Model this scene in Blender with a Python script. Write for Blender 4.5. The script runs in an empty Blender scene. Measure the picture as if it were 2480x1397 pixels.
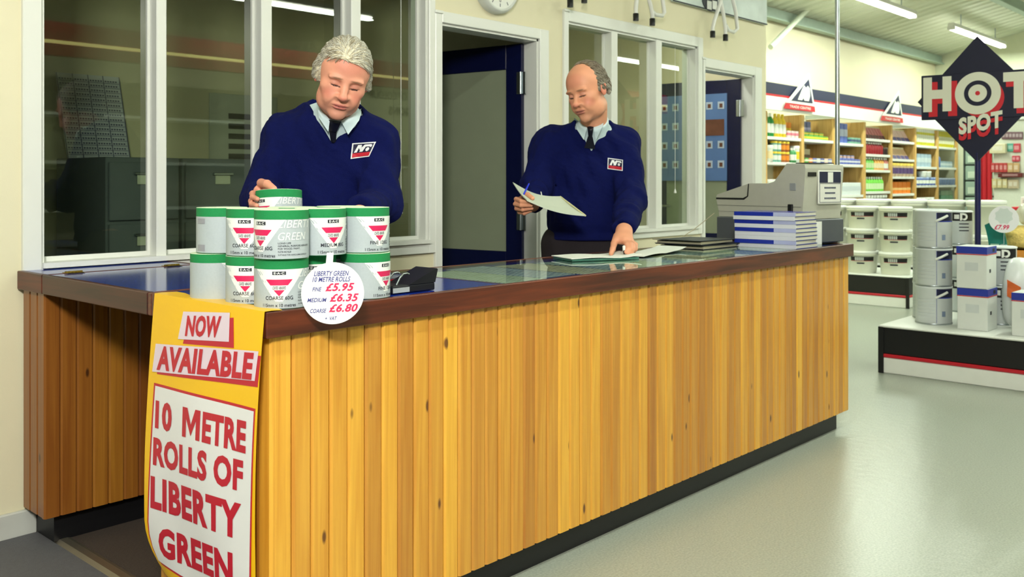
import bpy, math, random
import numpy as np
from mathutils import Matrix, Vector
random.seed(7); np.random.seed(7)
PI = math.pi
sc = bpy.context.scene
C = sc.collection

# ---------------------------------------------------------------- camera, world, key light, exposure
TH = math.radians(42.57); CT, ST = math.cos(TH), math.sin(TH)
FPX, CAMZ, HORY = 2287.0, 1.183, 440.0
cam_d = bpy.data.cameras.new('camera'); cam = bpy.data.objects.new('camera', cam_d); C.objects.link(cam)
cam.location = (0, 0, CAMZ)
cam.rotation_euler = (PI/2, 0, TH - PI/2)
cam_d.sensor_width = 36; cam_d.lens = 36*FPX/2480
cam_d.shift_y = -(698.5-HORY)/2480
cam_d.dof.use_dof = True; cam_d.dof.focus_distance = 2.75; cam_d.dof.aperture_fstop = 6.3
sc.camera = cam
wd = bpy.data.worlds.new('world'); sc.world = wd; wd.use_nodes = True
wd.node_tree.nodes['Background'].inputs[0].default_value = (0.80, 0.92, 0.86, 1)
wd.node_tree.nodes['Background'].inputs[1].default_value = 0.13
def area(name, loc, target, sx, sy, power, col=(1, 1, 1)):
    l = bpy.data.lights.new(name, 'AREA'); l.shape = 'RECTANGLE'; l.size = sx; l.size_y = sy
    l.energy = power; l.color = col
    o = bpy.data.objects.new(name, l); C.objects.link(o); o.location = loc
    o.rotation_euler = (Vector(target)-Vector(loc)).to_track_quat('-Z', 'Y').to_euler()
    return o
area('photographer_flash', (-0.70, -0.50, 2.50), (2.2, 2.4, 0.85), 0.45, 0.45, 128, (1.0, 0.97, 0.90))
vs = sc.view_settings
vs.view_transform = 'Standard'; vs.look = 'None'; vs.gamma = 1; vs.use_curve_mapping = False
vs.exposure = 0.04
sc.cycles.use_denoising = True
sc.cycles.max_bounces = 5; sc.cycles.diffuse_bounces = 2; sc.cycles.glossy_bounces = 3; sc.cycles.transparent_max_bounces = 10
sc.cycles.caustics_reflective = False; sc.cycles.caustics_refractive = False; sc.cycles.sample_clamp_indirect = 5
sc.cycles.use_adaptive_sampling = True; sc.cycles.adaptive_threshold = .07

# ---------------------------------------------------------------- measuring helpers (camera ray meets a real plane)
def ray(px, py):
    u = (px-1240)/FPX; v = (HORY-py)/FPX
    return Vector((CT+u*ST, ST-u*CT, v))
def rp(px, py, depth): return Vector((0, 0, CAMZ)) + ray(px, py)*depth
def onX(px, py, X): d = ray(px, py); return Vector((0, 0, CAMZ)) + d*(X/d.x)
def onY(px, py, Y): d = ray(px, py); return Vector((0, 0, CAMZ)) + d*(Y/d.y)
def onZ(px, py, Z): d = ray(px, py); return Vector((0, 0, CAMZ)) + d*((Z-CAMZ)/d.z)

# ---------------------------------------------------------------- materials
def lin(c):
    return tuple(((v/255)/12.92 if v/255 <= .04045 else ((v/255+.055)/1.055)**2.4) for v in c) + (1,)
MATS = {}
def mat(name, rgb, rough=.5, metal=0, spec=.5, coat=0, var=.06, scale=14, bump=0, bscale=80, emit=0, stretch=None, alpha=1, sheen=0, trans=0, ior=1.45):
    if name in MATS: return MATS[name]
    m = bpy.data.materials.new(name); m.use_nodes = True; N = m.node_tree.nodes; L = m.node_tree.links
    b = N['Principled BSDF']; col = lin(rgb)
    b.inputs['Roughness'].default_value = rough; b.inputs['Metallic'].default_value = metal
    b.inputs['Specular IOR Level'].default_value = spec; b.inputs['Coat Weight'].default_value = coat
    b.inputs['Coat Roughness'].default_value = .05; b.inputs['Sheen Weight'].default_value = sheen
    b.inputs['Transmission Weight'].default_value = trans; b.inputs['IOR'].default_value = ior
    b.inputs['Alpha'].default_value = alpha
    tc = N.new('ShaderNodeTexCoord'); mp = N.new('ShaderNodeMapping'); L.new(tc.outputs['Object'], mp.inputs[0])
    if stretch: mp.inputs['Scale'].default_value = stretch
    if var > 0:
        nz = N.new('ShaderNodeTexNoise'); nz.inputs['Scale'].default_value = scale; nz.inputs['Detail'].default_value = 4
        L.new(mp.outputs[0], nz.inputs['Vector'])
        mx = N.new('ShaderNodeMix'); mx.data_type = 'RGBA'
        mx.inputs[6].default_value = tuple(v*(1-var*1.6) for v in col[:3])+(1,)
        mx.inputs[7].default_value = tuple(min(1, v*(1+var*1.4)) for v in col[:3])+(1,)
        L.new(nz.outputs[0], mx.inputs[0]); L.new(mx.outputs[2], b.inputs['Base Color'])
    else:
        b.inputs['Base Color'].default_value = col
    if emit:
        m.cycles.emission_sampling = 'NONE'
        b.inputs['Emission Color'].default_value = col; b.inputs['Emission Strength'].default_value = emit
    if bump:
        n2 = N.new('ShaderNodeTexNoise'); n2.inputs['Scale'].default_value = bscale; n2.inputs['Detail'].default_value = 3
        L.new(mp.outputs[0], n2.inputs['Vector'])
        bp = N.new('ShaderNodeBump'); bp.inputs['Strength'].default_value = bump; bp.inputs['Distance'].default_value = .01
        L.new(n2.outputs[0], bp.inputs['Height']); L.new(bp.outputs[0], b.inputs['Normal'])
    MATS[name] = m; return m

def pine_mat(name, light, dark, knot=(96, 48, 18)):
    """varnished pine: grain along Z, knots, a tone of its own for every board"""
    m = bpy.data.materials.new(name); m.use_nodes = True; N = m.node_tree.nodes; L = m.node_tree.links
    b = N['Principled BSDF']; b.inputs['Roughness'].default_value = .38; b.inputs['Coat Weight'].default_value = .25
    b.inputs['Coat Roughness'].default_value = .25
    tc = N.new('ShaderNodeTexCoord'); oi = N.new('ShaderNodeObjectInfo')
    rnd = N.new('ShaderNodeVectorMath'); rnd.operation = 'SCALE'; rnd.inputs[0].default_value = (31, 17, 57)
    L.new(oi.outputs['Random'], rnd.inputs['Scale'])
    ad = N.new('ShaderNodeVectorMath'); L.new(tc.outputs['Object'], ad.inputs[0]); L.new(rnd.outputs[0], ad.inputs[1])
    mp = N.new('ShaderNodeMapping'); mp.inputs['Scale'].default_value = (55, 55, 1.6); L.new(ad.outputs[0], mp.inputs[0])
    # knots bend the grain
    kp = N.new('ShaderNodeMapping'); kp.inputs['Scale'].default_value = (11, 0, 4.2); L.new(ad.outputs[0], kp.inputs[0])
    vo = N.new('ShaderNodeTexVoronoi'); vo.inputs['Scale'].default_value = 1.0; L.new(kp.outputs[0], vo.inputs['Vector'])
    kr = N.new('ShaderNodeValToRGB'); kr.color_ramp.elements[0].position = .045; kr.color_ramp.elements[0].color = (1, 1, 1, 1)
    kr.color_ramp.elements[1].position = .085; kr.color_ramp.elements[1].color = (0, 0, 0, 1)
    L.new(vo.outputs['Distance'], kr.inputs[0])
    nz = N.new('ShaderNodeTexNoise'); nz.inputs['Scale'].default_value = 1.2; nz.inputs['Detail'].default_value = 5; nz.inputs['Distortion'].default_value = .6
    L.new(mp.outputs[0], nz.inputs['Vector'])
    r1 = N.new('ShaderNodeValToRGB'); e = r1.color_ramp.elements
    e[0].position = .22; e[0].color = lin(dark); e[1].position = .66; e[1].color = lin(light)
    L.new(nz.outputs[0], r1.inputs[0])
    hs = N.new('ShaderNodeHueSaturation'); L.new(r1.outputs[0], hs.inputs['Color'])
    vr = N.new('ShaderNodeMapRange'); vr.inputs[3].default_value = .66; vr.inputs[4].default_value = 1.06; L.new(oi.outputs['Random'], vr.inputs[0])
    L.new(vr.outputs[0], hs.inputs['Value'])
    hr = N.new('ShaderNodeMapRange'); hr.inputs[3].default_value = .487; hr.inputs[4].default_value = .503; L.new(oi.outputs['Random'], hr.inputs[0])
    L.new(hr.outputs[0], hs.inputs['Hue'])
    mx = N.new('ShaderNodeMix'); mx.data_type = 'RGBA'; mx.inputs[7].default_value = lin(knot)
    ml = N.new('ShaderNodeMath'); ml.operation = 'MULTIPLY'; ml.inputs[1].default_value = .9
    L.new(kr.outputs[0], ml.inputs[0]); L.new(ml.outputs[0], mx.inputs[0]); L.new(hs.outputs[0], mx.inputs[6])
    L.new(mx.outputs[2], b.inputs['Base Color'])
    bp = N.new('ShaderNodeBump'); bp.inputs['Strength'].default_value = .12; bp.inputs['Distance'].default_value = .004
    L.new(nz.outputs[0], bp.inputs['Height']); L.new(bp.outputs[0], b.inputs['Normal'])
    MATS[name] = m; return m

def wood_mat(name, light, dark, rough=.3, axis=0, coat=.3):
    m = bpy.data.materials.new(name); m.use_nodes = True; N = m.node_tree.nodes; L = m.node_tree.links
    b = N['Principled BSDF']; b.inputs['Roughness'].default_value = rough; b.inputs['Coat Weight'].default_value = coat
    b.inputs['Coat Roughness'].default_value = .12
    tc = N.new('ShaderNodeTexCoord'); mp = N.new('ShaderNodeMapping')
    s = [40, 40, 40]; s[axis] = 2.2; mp.inputs['Scale'].default_value = s
    L.new(tc.outputs['Object'], mp.inputs[0])
    nz = N.new('ShaderNodeTexNoise'); nz.inputs['Scale'].default_value = 1; nz.inputs['Detail'].default_value = 6; nz.inputs['Distortion'].default_value = .8
    L.new(mp.outputs[0], nz.inputs['Vector'])
    r = N.new('ShaderNodeValToRGB'); e = r.color_ramp.elements
    e[0].position = .3; e[0].color = lin(dark); e[1].position = .68; e[1].color = lin(light)
    L.new(nz.outputs[0], r.inputs[0]); L.new(r.outputs[0], b.inputs['Base Color'])
    MATS[name] = m; return m

def vcol_mat(name, rough=.5, spec=.4, sss=0, bump=0, bscale=300, sheen=0, stretch=(1, 1, 1)):
    m = bpy.data.materials.new(name); m.use_nodes = True; N = m.node_tree.nodes; L = m.node_tree.links
    b = N['Principled BSDF']; b.inputs['Roughness'].default_value = rough; b.inputs['Specular IOR Level'].default_value = spec
    a = N.new('ShaderNodeAttribute'); a.attribute_name = 'tone'; L.new(a.outputs['Color'], b.inputs['Base Color'])
    b.inputs['Subsurface Weight'].default_value = sss; b.inputs['Subsurface Radius'].default_value = (.012, .005, .003)
    b.inputs['Subsurface Scale'].default_value = 1; b.inputs['Sheen Weight'].default_value = sheen
    if bump:
        tc = N.new('ShaderNodeTexCoord'); mp = N.new('ShaderNodeMapping'); mp.inputs['Scale'].default_value = stretch
        L.new(tc.outputs['Object'], mp.inputs[0])
        n2 = N.new('ShaderNodeTexNoise'); n2.inputs['Scale'].default_value = bscale; n2.inputs['Detail'].default_value = 4
        L.new(mp.outputs[0], n2.inputs['Vector'])
        bp = N.new('ShaderNodeBump'); bp.inputs['Strength'].default_value = bump; bp.inputs['Distance'].default_value = .004
        L.new(n2.outputs[0], bp.inputs['Height']); L.new(bp.outputs[0], b.inputs['Normal'])
    MATS[name] = m; return m

CREAM = mat('cream_paint', (236, 229, 196), .6, var=.03, scale=3, bump=.05, bscale=240)
WHITEP = mat('white_gloss_paint', (238, 240, 232), .3, var=.03, scale=5)
NAVYP = mat('navy_gloss_paint', (12, 18, 58), .25, var=.1)
BLACK = mat('black_paint', (14, 14, 17), .45, var=.1)
WHITE = mat('white_plastic', (236, 238, 230), .35, var=.03)
RED = mat('red_paint', (196, 28, 44), .4, var=.05)
NAVY = mat('navy_board', (22, 28, 62), .5, var=.05)
STEEL = mat('brushed_steel', (176, 186, 190), .28, metal=1, var=.05)
BRASS = mat('brass', (176, 150, 72), .3, metal=1, var=.1)
PINE = pine_mat('varnished_pine', (238, 180, 66), (212, 144, 42), (84, 40, 14))
PINESHADE = pine_mat('shaded_pine', (176, 118, 40), (146, 88, 26), (60, 30, 12))  # darker copy of the pine: shade under the flap put into the ledge boards
MAHOGD = wood_mat('dark_mahogany', (76, 30, 20), (40, 14, 10), .42, 1, .05)
MAHOG = wood_mat('mahogany_edge', (112, 50, 26), (58, 22, 14), .38, 0, .1)
MAHOGY = wood_mat('mahogany_edge_across', (104, 44, 26), (52, 18, 14), .42, 1, .05)
LAMINATE = mat('blue_laminate', (26, 50, 150), .12, spec=.35, var=.08, scale=30)
GREYPL = mat('grey_putty_plastic', (188, 188, 172), .5, var=.04, scale=30, bump=.05, bscale=900)
PAPER = mat('white_paper', (238, 240, 230), .7, var=.02)
SHELFPINE = wood_mat('shelf_pine', (222, 184, 112), (196, 150, 80), .5, 2, .05)

# ---------------------------------------------------------------- mesh building helpers
def put(o, parent=None):
    C.objects.link(o)
    if parent is not None: o.parent = parent
    return o
def tag(o, label, cat, group=None, kind=None):
    if label: o['label'] = label
    if cat: o['category'] = cat
    if group: o['group'] = group
    if kind: o['kind'] = kind
    return o
def thing(name, label, cat, loc=(0, 0, 0), rz=0, group=None):
    o = bpy.data.objects.new(name, None); C.objects.link(o); o.empty_display_size = .05
    o.location = loc; o.rotation_euler = (0, 0, rz)
    return tag(o, label, cat, group)
class MB:
    def __init__(s): s.v = []; s.f = []; s.m = []; s.sm = []
    def add(s, v, f, m=0, smooth=False):
        n = len(s.v); s.v += [tuple(p) for p in v]
        for q in f: s.f.append([i+n for i in q]); s.m.append(m); s.sm.append(smooth)
        return s
    def box(s, x0, x1, y0, y1, z0, z1, m=0):
        v = [(x, y, z) for z in (z0, z1) for y in (y0, y1) for x in (x0, x1)]
        return s.add(v, [(0, 2, 3, 1), (4, 5, 7, 6), (0, 1, 5, 4), (2, 6, 7, 3), (0, 4, 6, 2), (1, 3, 7, 5)], m)
    def bbox(s, x0, x1, y0, y1, z0, z1, b=.003, m=0):
        """box with chamfered edges"""
        P = []
        for sx in (0, 1):
            for sy in (0, 1):
                for sz in (0, 1):
                    X, Y, Z = (x0, x1)[sx], (y0, y1)[sy], (z0, z1)[sz]
                    dx, dy, dz = b*(1-2*sx), b*(1-2*sy), b*(1-2*sz)
                    P += [(X, Y+dy, Z+dz), (X+dx, Y, Z+dz), (X+dx, Y+dy, Z)]
        i = lambda a, bb, c, k: (a*4+bb*2+c)*3+k
        F = [[i(0,0,0,0), i(0,0,1,0), i(0,1,1,0), i(0,1,0,0)], [i(1,0,0,0), i(1,1,0,0), i(1,1,1,0), i(1,0,1,0)],
             [i(0,0,0,1), i(1,0,0,1), i(1,0,1,1), i(0,0,1,1)], [i(0,1,0,1), i(0,1,1,1), i(1,1,1,1), i(1,1,0,1)],
             [i(0,0,0,2), i(0,1,0,2), i(1,1,0,2), i(1,0,0,2)], [i(0,0,1,2), i(1,0,1,2), i(1,1,1,2), i(0,1,1,2)]]
        for a in (0, 1):
            for c in (0, 1):
                q = [i(a,0,c,0), i(a,1,c,0), i(a,1,c,2), i(a,0,c,2)]; F.append(q if (a ^ c) else q[::-1])
                q = [i(0,a,c,1), i(1,a,c,1), i(1,a,c,2), i(0,a,c,2)]; F.append(q[::-1] if (a ^ c) else q)
                q = [i(a,c,0,0), i(a,c,1,0), i(a,c,1,1), i(a,c,0,1)]; F.append(q[::-1] if (a ^ c) else q)
        for a in (0, 1):
            for bb in (0, 1):
                for c in (0, 1):
                    q = [i(a,bb,c,0), i(a,bb,c,1), i(a,bb,c,2)]; F.append(q[::-1] if (a ^ bb ^ c) else q)
        return s.add(P, F, m)
    def prism(s, poly, y0, y1, m=0, plane='xz'):
        """polygon extruded along the remaining axis"""
        n = len(poly)
        def mk(a, b, t): return {'xz': (a, t, b), 'xy': (a, b, t), 'yz': (t, a, b)}[plane]
        v = [mk(a, b, y0) for a, b in poly]+[mk(a, b, y1) for a, b in poly]
        f = [list(range(n)), list(range(2*n-1, n-1, -1))]+[[i, n+i, n+(i+1) % n, (i+1) % n] for i in range(n)]
        return s.add(v, f, m)
    def lathe(s, prof, cx=0, cy=0, cz=0, n=24, m=0, smooth=True, capb=True, capt=True):
        v = []; f = []
        for r, z in prof:
            for k in range(n):
                a = 2*PI*k/n; v.append((cx+r*math.cos(a), cy+r*math.sin(a), cz+z))
        for i in range(len(prof)-1):
            for k in range(n):
                f.append((i*n+k, i*n+(k+1) % n, (i+1)*n+(k+1) % n, (i+1)*n+k))
        s.add(v, f, m, smooth)
        if capb: s.add(v[:n], [list(range(n))[::-1]], m)
        if capt: s.add(v[-n:], [list(range(n))], m)
        return s
    def tube(s, pts, r, n=10, m=0, caps=True):
        pts = [Vector(p) for p in pts]; R = r if isinstance(r, (list, tuple)) else [r]*len(pts)
        v = []; f = []; up = None
        for i, p in enumerate(pts):
            t = (pts[min(i+1, len(pts)-1)]-pts[max(i-1, 0)]).normalized()
            if up is None:
                up = Vector((0, 0, 1)) if abs(t.z) < .9 else Vector((1, 0, 0))
            a = t.cross(up).normalized(); b = a.cross(t).normalized(); up = b
            for k in range(n):
                w = 2*PI*k/n; v.append(p+a*math.cos(w)*R[i]+b*math.sin(w)*R[i])
        for i in range(len(pts)-1):
            for k in range(n): f.append((i*n+k, i*n+(k+1) % n, (i+1)*n+(k+1) % n, (i+1)*n+k))
        s.add(v, f, m, True)
        if caps: s.add(v[:n], [list(range(n))[::-1]], m); s.add(v[-n:], [list(range(n))], m)
        return s
    def grid(s, P, m=0, smooth=True, thick=None):
        """P[i][j] points; thick = offset vector for a closed slab"""
        a, b = len(P), len(P[0]); v = [p for r in P for p in r]
        f = [(i*b+j, i*b+j+1, (i+1)*b+j+1, (i+1)*b+j) for i in range(a-1) for j in range(b-1)]
        s.add(v, f, m, smooth)
        if thick is not None:
            T = Vector(thick); w = [Vector(p)+T for p in v]
            s.add(w, [q[::-1] for q in f], m, smooth)
            rim = [i*b for i in range(a)]+[(a-1)*b+j for j in range(1, b)]+[i*b+b-1 for i in range(a-2, -1, -1)]+[j for j in range(b-2, 0, -1)]
            vv = [v[i] for i in rim]+[w[i] for i in rim]; k = len(rim)
            s.add(vv, [(i, (i+1) % k, k+(i+1) % k, k+i) for i in range(k)], m)
        return s
    def text(s, key, fn, m=0):
        v, f = TX[key]; return s.add([fn(x, y) for x, y in v], f, m)
    def move(s, T):
        s.v = [tuple(T @ Vector(p)) for p in s.v]; return s
    def mesh(s, name, mats):
        me = bpy.data.meshes.new(name); me.from_pydata(s.v, [], s.f)
        for m in (mats if isinstance(mats, (list, tuple)) else [mats]): me.materials.append(m)
        me.polygons.foreach_set('material_index', s.m); me.polygons.foreach_set('use_smooth', s.sm)
        me.update(); return me
    def build(s, name, mats, parent=None, world=False):
        o = bpy.data.objects.new(name, s.mesh(name, mats)); put(o, parent)
        if parent is not None and world:
            o.matrix_parent_inverse = (Matrix.Translation(parent.location) @ Matrix.Rotation(parent.rotation_euler[2], 4, 'Z')).inverted()
        return o
def struct(name, mb, mats, label=None, parent=None):
    o = mb.build(name, mats, parent)
    if parent is None: o['kind'] = 'structure'
    if label: o['label'] = label
    return o
def box_thing(name, label, cat, mb, mats, group=None):
    return tag(mb.build(name, mats), label, cat, group)
ORD = ['first', 'second', 'third', 'fourth', 'fifth', 'sixth', 'seventh', 'eighth', 'ninth', 'tenth', 'eleventh', 'twelfth']
def dup(o, loc=None, rz=None, label=None, group=None, parent=None):
    c = o.copy(); C.objects.link(c)
    if parent is not None: c.parent = parent
    if loc is not None: c.location = loc
    if rz is not None: c.rotation_euler = (0, 0, rz)
    if label: c['label'] = label
    if group: c['group'] = group
    for ch in [k for k in o.children]: dup(ch, parent=c)
    return c

# ---------------------------------------------------------------- lettering, made once while the scene is still small
TX = {}
def fit(key, body, w, h, bold=0., shear=0., align='C'):
    cu = bpy.data.curves.new('t', 'FONT'); cu.body = body; cu.size = 1; cu.offset = bold; cu.shear = shear; cu.resolution_u = 3
    cu.align_x = 'CENTER'; cu.space_character = 1.0+bold*1.6
    o = bpy.data.objects.new('t', cu); C.objects.link(o)
    me = bpy.data.meshes.new_from_object(o.evaluated_get(bpy.context.evaluated_depsgraph_get()))
    v = np.array([p.co[:2] for p in me.vertices]); f = [list(p.vertices) for p in me.polygons]
    bpy.data.objects.remove(o); bpy.data.curves.remove(cu); bpy.data.meshes.remove(me)
    lo, hi = v.min(0), v.max(0); s = hi-lo
    if w is None: w = s[0]*h/s[1]
    v = (v-lo)/s*np.array([w, h])-np.array([w/2, h/2])
    TX[key] = ([tuple(p) for p in v], f)
for k, b, w, h, bo, sh in [
    ('now', 'NOW', .165, .052, .045, .12), ('available', 'AVAILABLE', .450, .062, .045, .08),
    ('p1', '10  METRE', .425, .073, .03, 0), ('p2', 'ROLLS OF', .426, .073, .045, 0), ('p3', 'LIBERTY', .430, .083, .045, 0), ('p4', 'GREEN', .36, .078, .045, 0),
    ('t1', 'LIBERTY GREEN', .080, .0115, .014, .3), ('t2', '10 METRE ROLLS', .087, .0115, .014, .3),
    ('fine', 'FINE', .021, .0095, .014, .3), ('medium', 'MEDIUM', .044, .0095, .014, .3), ('coarse', 'COARSE', .037, .0095, .014, .3), ('vat', '+  VAT', .027, .0085, .014, .3),
    ('d595', '£5.95', .067, .0190, .03, .3), ('d635', '£6.35', .067, .0190, .03, .3), ('d680', '£6.80', .067, .0190, .03, .3),
    ('eac', 'E·A·C', .024, .0054, .03, 0), ('coated', 'COATED  ABRASIVES', .03, .0072, .02, .15),
    ('c60', 'COARSE 60G', .064, .0088, .012, 0), ('m80', 'MEDIUM 80G', .064, .0088, .012, 0), ('f120', 'FINE 120G', .052, .0088, .012, 0),
    ('mm', '115mm x 10 metres', .078, .0075, .012, 0),
    ('lib', 'LIBERTY', .093, .018, 0, .25), ('grn', 'GREEN', .071, .018, 0, .25),
    ('s1', 'LONG LIFE', .0294, .004, .01, 0), ('s2', 'GENERAL PURPOSE ABRASIVE', .083, .004, .01, 0), ('s3', 'FOR WOOD, PAINT,', .053, .0044, .01, 0),
    ('s4', 'PLASTER AND FILLER', .03, .004, .01, 0), ('s5', 'SUITABLE FOR HAND & MACHINE USE', .075, .0034, .01, 0),
    ('H', 'H', .178, .232, .06, 0), ('T', 'T', .178, .232, .06, 0), ('spot', 'SPOT', .262, .112, .05, 0),
    ('D', 'D', .05, .05, .05, 0), ('p799', '£7.99', .085, .03, .03, .3), ('rev', 'A REVOLUTION OF COLOUR', 1.5, .11, .01, 0), ('dim', 'DIMENSIONS', .85, .12, .04, 0),
    ('M', 'M', .5, .42, .06, .25), ('till', 'TILL', .3, .06, .02, 0), ('tr', 'TRADE CENTRE', .42, .03, .01, 0),
    ('clk', '12', .03, .028, .01, 0), ('clk6', '6', .014, .028, .01, 0)]:
    fit(k, b, w, h, bo, sh)
# the first poster line is set word by word, its M drawn as strokes
fit('p1a', '10', .088, .073, .045); fit('p1b', 'ETRE', .188, .073, .045)
h_, w_ = .073, .086
m_ = [(0, 0), (0, h_), (.024, h_), (w_/2, .034), (w_-.024, h_), (w_, h_), (w_, 0), (w_-.019, 0), (w_-.019, .046), (w_/2, .006), (.019, .046), (.019, 0)]
v_, f_ = [], []
for (vv_, ff_), dx in ((TX['p1a'], -.170), (TX['p1b'], .121)): f_ += [[i+len(v_) for i in q] for q in ff_]; v_ += [(x+dx, y) for x, y in vv_]
f_.append([i+len(v_) for i in range(12)][::-1]); v_ += [(x-.070, y-h_/2) for x, y in m_]; TX['p1'] = (v_, f_)
# ================================================================= the setting
WY = 3.35                     # face of the office partition
EAVE_Y, EAVE_Z, PITCH = 5.5, 3.27, math.tan(math.radians(12))
def roof_z(y): return EAVE_Z+(EAVE_Y-y)*PITCH
def floor_mat():
    m = bpy.data.materials.new('grey_sheet_floor'); m.use_nodes = True; N = m.node_tree.nodes; L = m.node_tree.links
    b = N['Principled BSDF']; b.inputs['Roughness'].default_value = .3; b.inputs['Specular IOR Level'].default_value = .5
    tc = N.new('ShaderNodeTexCoord')
    n1 = N.new('ShaderNodeTexNoise'); n1.inputs['Scale'].default_value = 140; n1.inputs['Detail'].default_value = 5; L.new(tc.outputs['Object'], n1.inputs['Vector'])
    r = N.new('ShaderNodeValToRGB'); r.color_ramp.elements[0].position = .3; r.color_ramp.elements[0].color = lin((148, 154, 142))
    r.color_ramp.elements[1].position = .7; r.color_ramp.elements[1].color = lin((176, 182, 168)); L.new(n1.outputs[0], r.inputs[0]); L.new(r.outputs[0], b.inputs['Base Color'])
    n2 = N.new('ShaderNodeTexNoise'); n2.inputs['Scale'].default_value = 26; n2.inputs['Detail'].default_value = 3; L.new(tc.outputs['Object'], n2.inputs['Vector'])
    bp = N.new('ShaderNodeBump'); bp.inputs['Strength'].default_value = .22; bp.inputs['Distance'].default_value = .006
    L.new(n2.outputs[0], bp.inputs['Height']); L.new(bp.outputs[0], b.inputs['Normal'])
    return m
struct('floor', MB().box(-5, 16.6, -4.6, 5.6, -.08, 0), floor_mat(), 'shiny grey-green sheet floor of the shop')
ROOFM = mat('roof_sheet', (212, 218, 194), .6, var=.04, scale=2)
# ---- corrugated roof, ribs running down the slope
mb = MB(); x = -5.0; prof = []
while x < 16.8:
    prof += [(x, 0), (x+.11, 0), (x+.14, .035), (x+.20, .035)]; x += .23
y0, y1 = -4.6, 5.6
V = []
for xx, dz in prof: V += [(xx, y0, roof_z(y0)+dz), (xx, y1, roof_z(y1)+dz)]
V2 = [(a, b_, c+.05) for a, b_, c in V]; n = len(prof)
mb.add(V, [(2*i, 2*i+1, 2*i+3, 2*i+2) for i in range(n-1)]); mb.add(V2, [(2*i, 2*i+2, 2*i+3, 2*i+1) for i in range(n-1)])
struct('ceiling', mb, ROOFM, 'pale corrugated roof lining sloping up from the shelf wall')
# ---- outer walls
struct('wall_back', MB().box(-5, 16.6, 5.5, 5.6, 0, 3.4), CREAM, 'cream painted wall behind the shelving')
struct('wall_end', MB().prism([(-4.6, 0), (5.5, 0), (5.5, 3.4), (-4.6, roof_z(-4.6)+.1)], 16.5, 16.6, plane='yz'), mat('pale_green_wall', (222, 226, 196), .6, var=.03), 'pale end wall of the shop')
struct('wall_front', MB().box(-5, 16.6, -4.6, -4.5, 0, roof_z(-4.5)+.1), CREAM)
# ---- the office partition, with its openings
def holed(x0, x1, z0, z1, holes, ya, yb):
    xs = sorted({x0, x1} | {h[0] for h in holes} | {h[1] for h in holes}); zs = sorted({z0, z1} | {h[2] for h in holes} | {h[3] for h in holes})
    mb = MB()
    for i in range(len(xs)-1):
        for j in range(len(zs)-1):
            cx, cz = (xs[i]+xs[i+1])/2, (zs[j]+zs[j+1])/2
            if not any(h[0] < cx < h[1] and h[2] < cz < h[3] for h in holes): mb.box(xs[i], xs[i+1], ya, yb, zs[j], zs[j+1])
    return mb
W1 = (1.279, 3.049, .902, 2.36); D1 = (3.135, 3.855, 0, 1.953); W2 = (4.101, 5.464, .885, 2.080); D2 = (5.553, 6.242, 0, 1.953)
struct('wall_partition', holed(-5, 6.43, 0, 3.74, [W1, D1, W2, D2], WY, 3.45), CREAM, 'cream office partition with windows and doorways')
struct('wall_return', MB().box(6.33, 6.43, 3.45, 5.5, 0, 3.5), CREAM)
struct('wall_office', MB().box(4.02, 4.09, 3.45, 5.5, 0, 2.5), CREAM)
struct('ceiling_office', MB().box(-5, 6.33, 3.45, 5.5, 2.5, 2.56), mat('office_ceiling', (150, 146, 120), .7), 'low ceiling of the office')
# ---- baseboard left of the counter
struct('baseboard_left', MB().bbox(-5, 1.262, WY-.018, WY, 0, .085, .004), mat('worn_white_paint', (206, 208, 200), .4), 'white baseboard at the foot of the cream wall')
# ---- window and door casings
def casing(name, x0, x1, z0, z1, wl, wr, wt, wb, label):
    mb = MB(); ya, yb = WY-.016, WY+.02
    mb.bbox(x0-wl, x0, ya, yb, z0-wb, z1+wt, .003); mb.bbox(x1, x1+wr, ya, yb, z0-wb, z1+wt, .003)
    mb.bbox(x0, x1, ya, yb, z1, z1+wt, .003)
    mb.bbox(x0-wl-.006, x0, ya-.008, ya+.002, z1+wt-.014, z1+wt, .002)
    if wb > 0: mb.bbox(x0, x1, ya, yb, z0-wb, z0, .003)
    # lining of the opening
    mb.box(x0-.002, x0+.012, WY, 3.455, z0, z1); mb.box(x1-.012, x1+.002, WY, 3.455, z0, z1); mb.box(x0, x1, WY, 3.455, z1-.012, z1+.002)
    if wb > 0: mb.box(x0, x1, WY-.03, 3.455, z0-.012, z0+.006)
    return struct(name, mb, WHITEP, label)
def glass_mat(name, tint, ior=1.5):
    m = bpy.data.materials.new(name); m.use_nodes = True; N = m.node_tree.nodes; L = m.node_tree.links
    N.remove(N['Principled BSDF']); out = N['Material Output']
    t = N.new('ShaderNodeBsdfTransparent'); t.inputs[0].default_value = tint+(1,)
    g = N.new('ShaderNodeBsdfGlossy'); g.inputs['Roughness'].default_value = .01; g.inputs['Color'].default_value = (.95, 1, .95, 1)
    fr = N.new('ShaderNodeFresnel'); fr.inputs['IOR'].default_value = ior
    geo = N.new('ShaderNodeNewGeometry'); sb = N.new('ShaderNodeMath'); sb.operation = 'SUBTRACT'; sb.inputs[0].default_value = 1; L.new(geo.outputs['Backfacing'], sb.inputs[1])
    ml = N.new('ShaderNodeMath'); ml.operation = 'MULTIPLY'; L.new(fr.outputs[0], ml.inputs[0]); L.new(sb.outputs[0], ml.inputs[1])   # reflect at the outer face only
    mx = N.new('ShaderNodeMixShader'); L.new(ml.outputs[0], mx.inputs[0]); L.new(t.outputs[0], mx.inputs[1]); L.new(g.outputs[0], mx.inputs[2]); L.new(mx.outputs[0], out.inputs[0])
    return m
GLASS = glass_mat('window_glass', (.80, .85, .77), 1.75)
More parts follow.
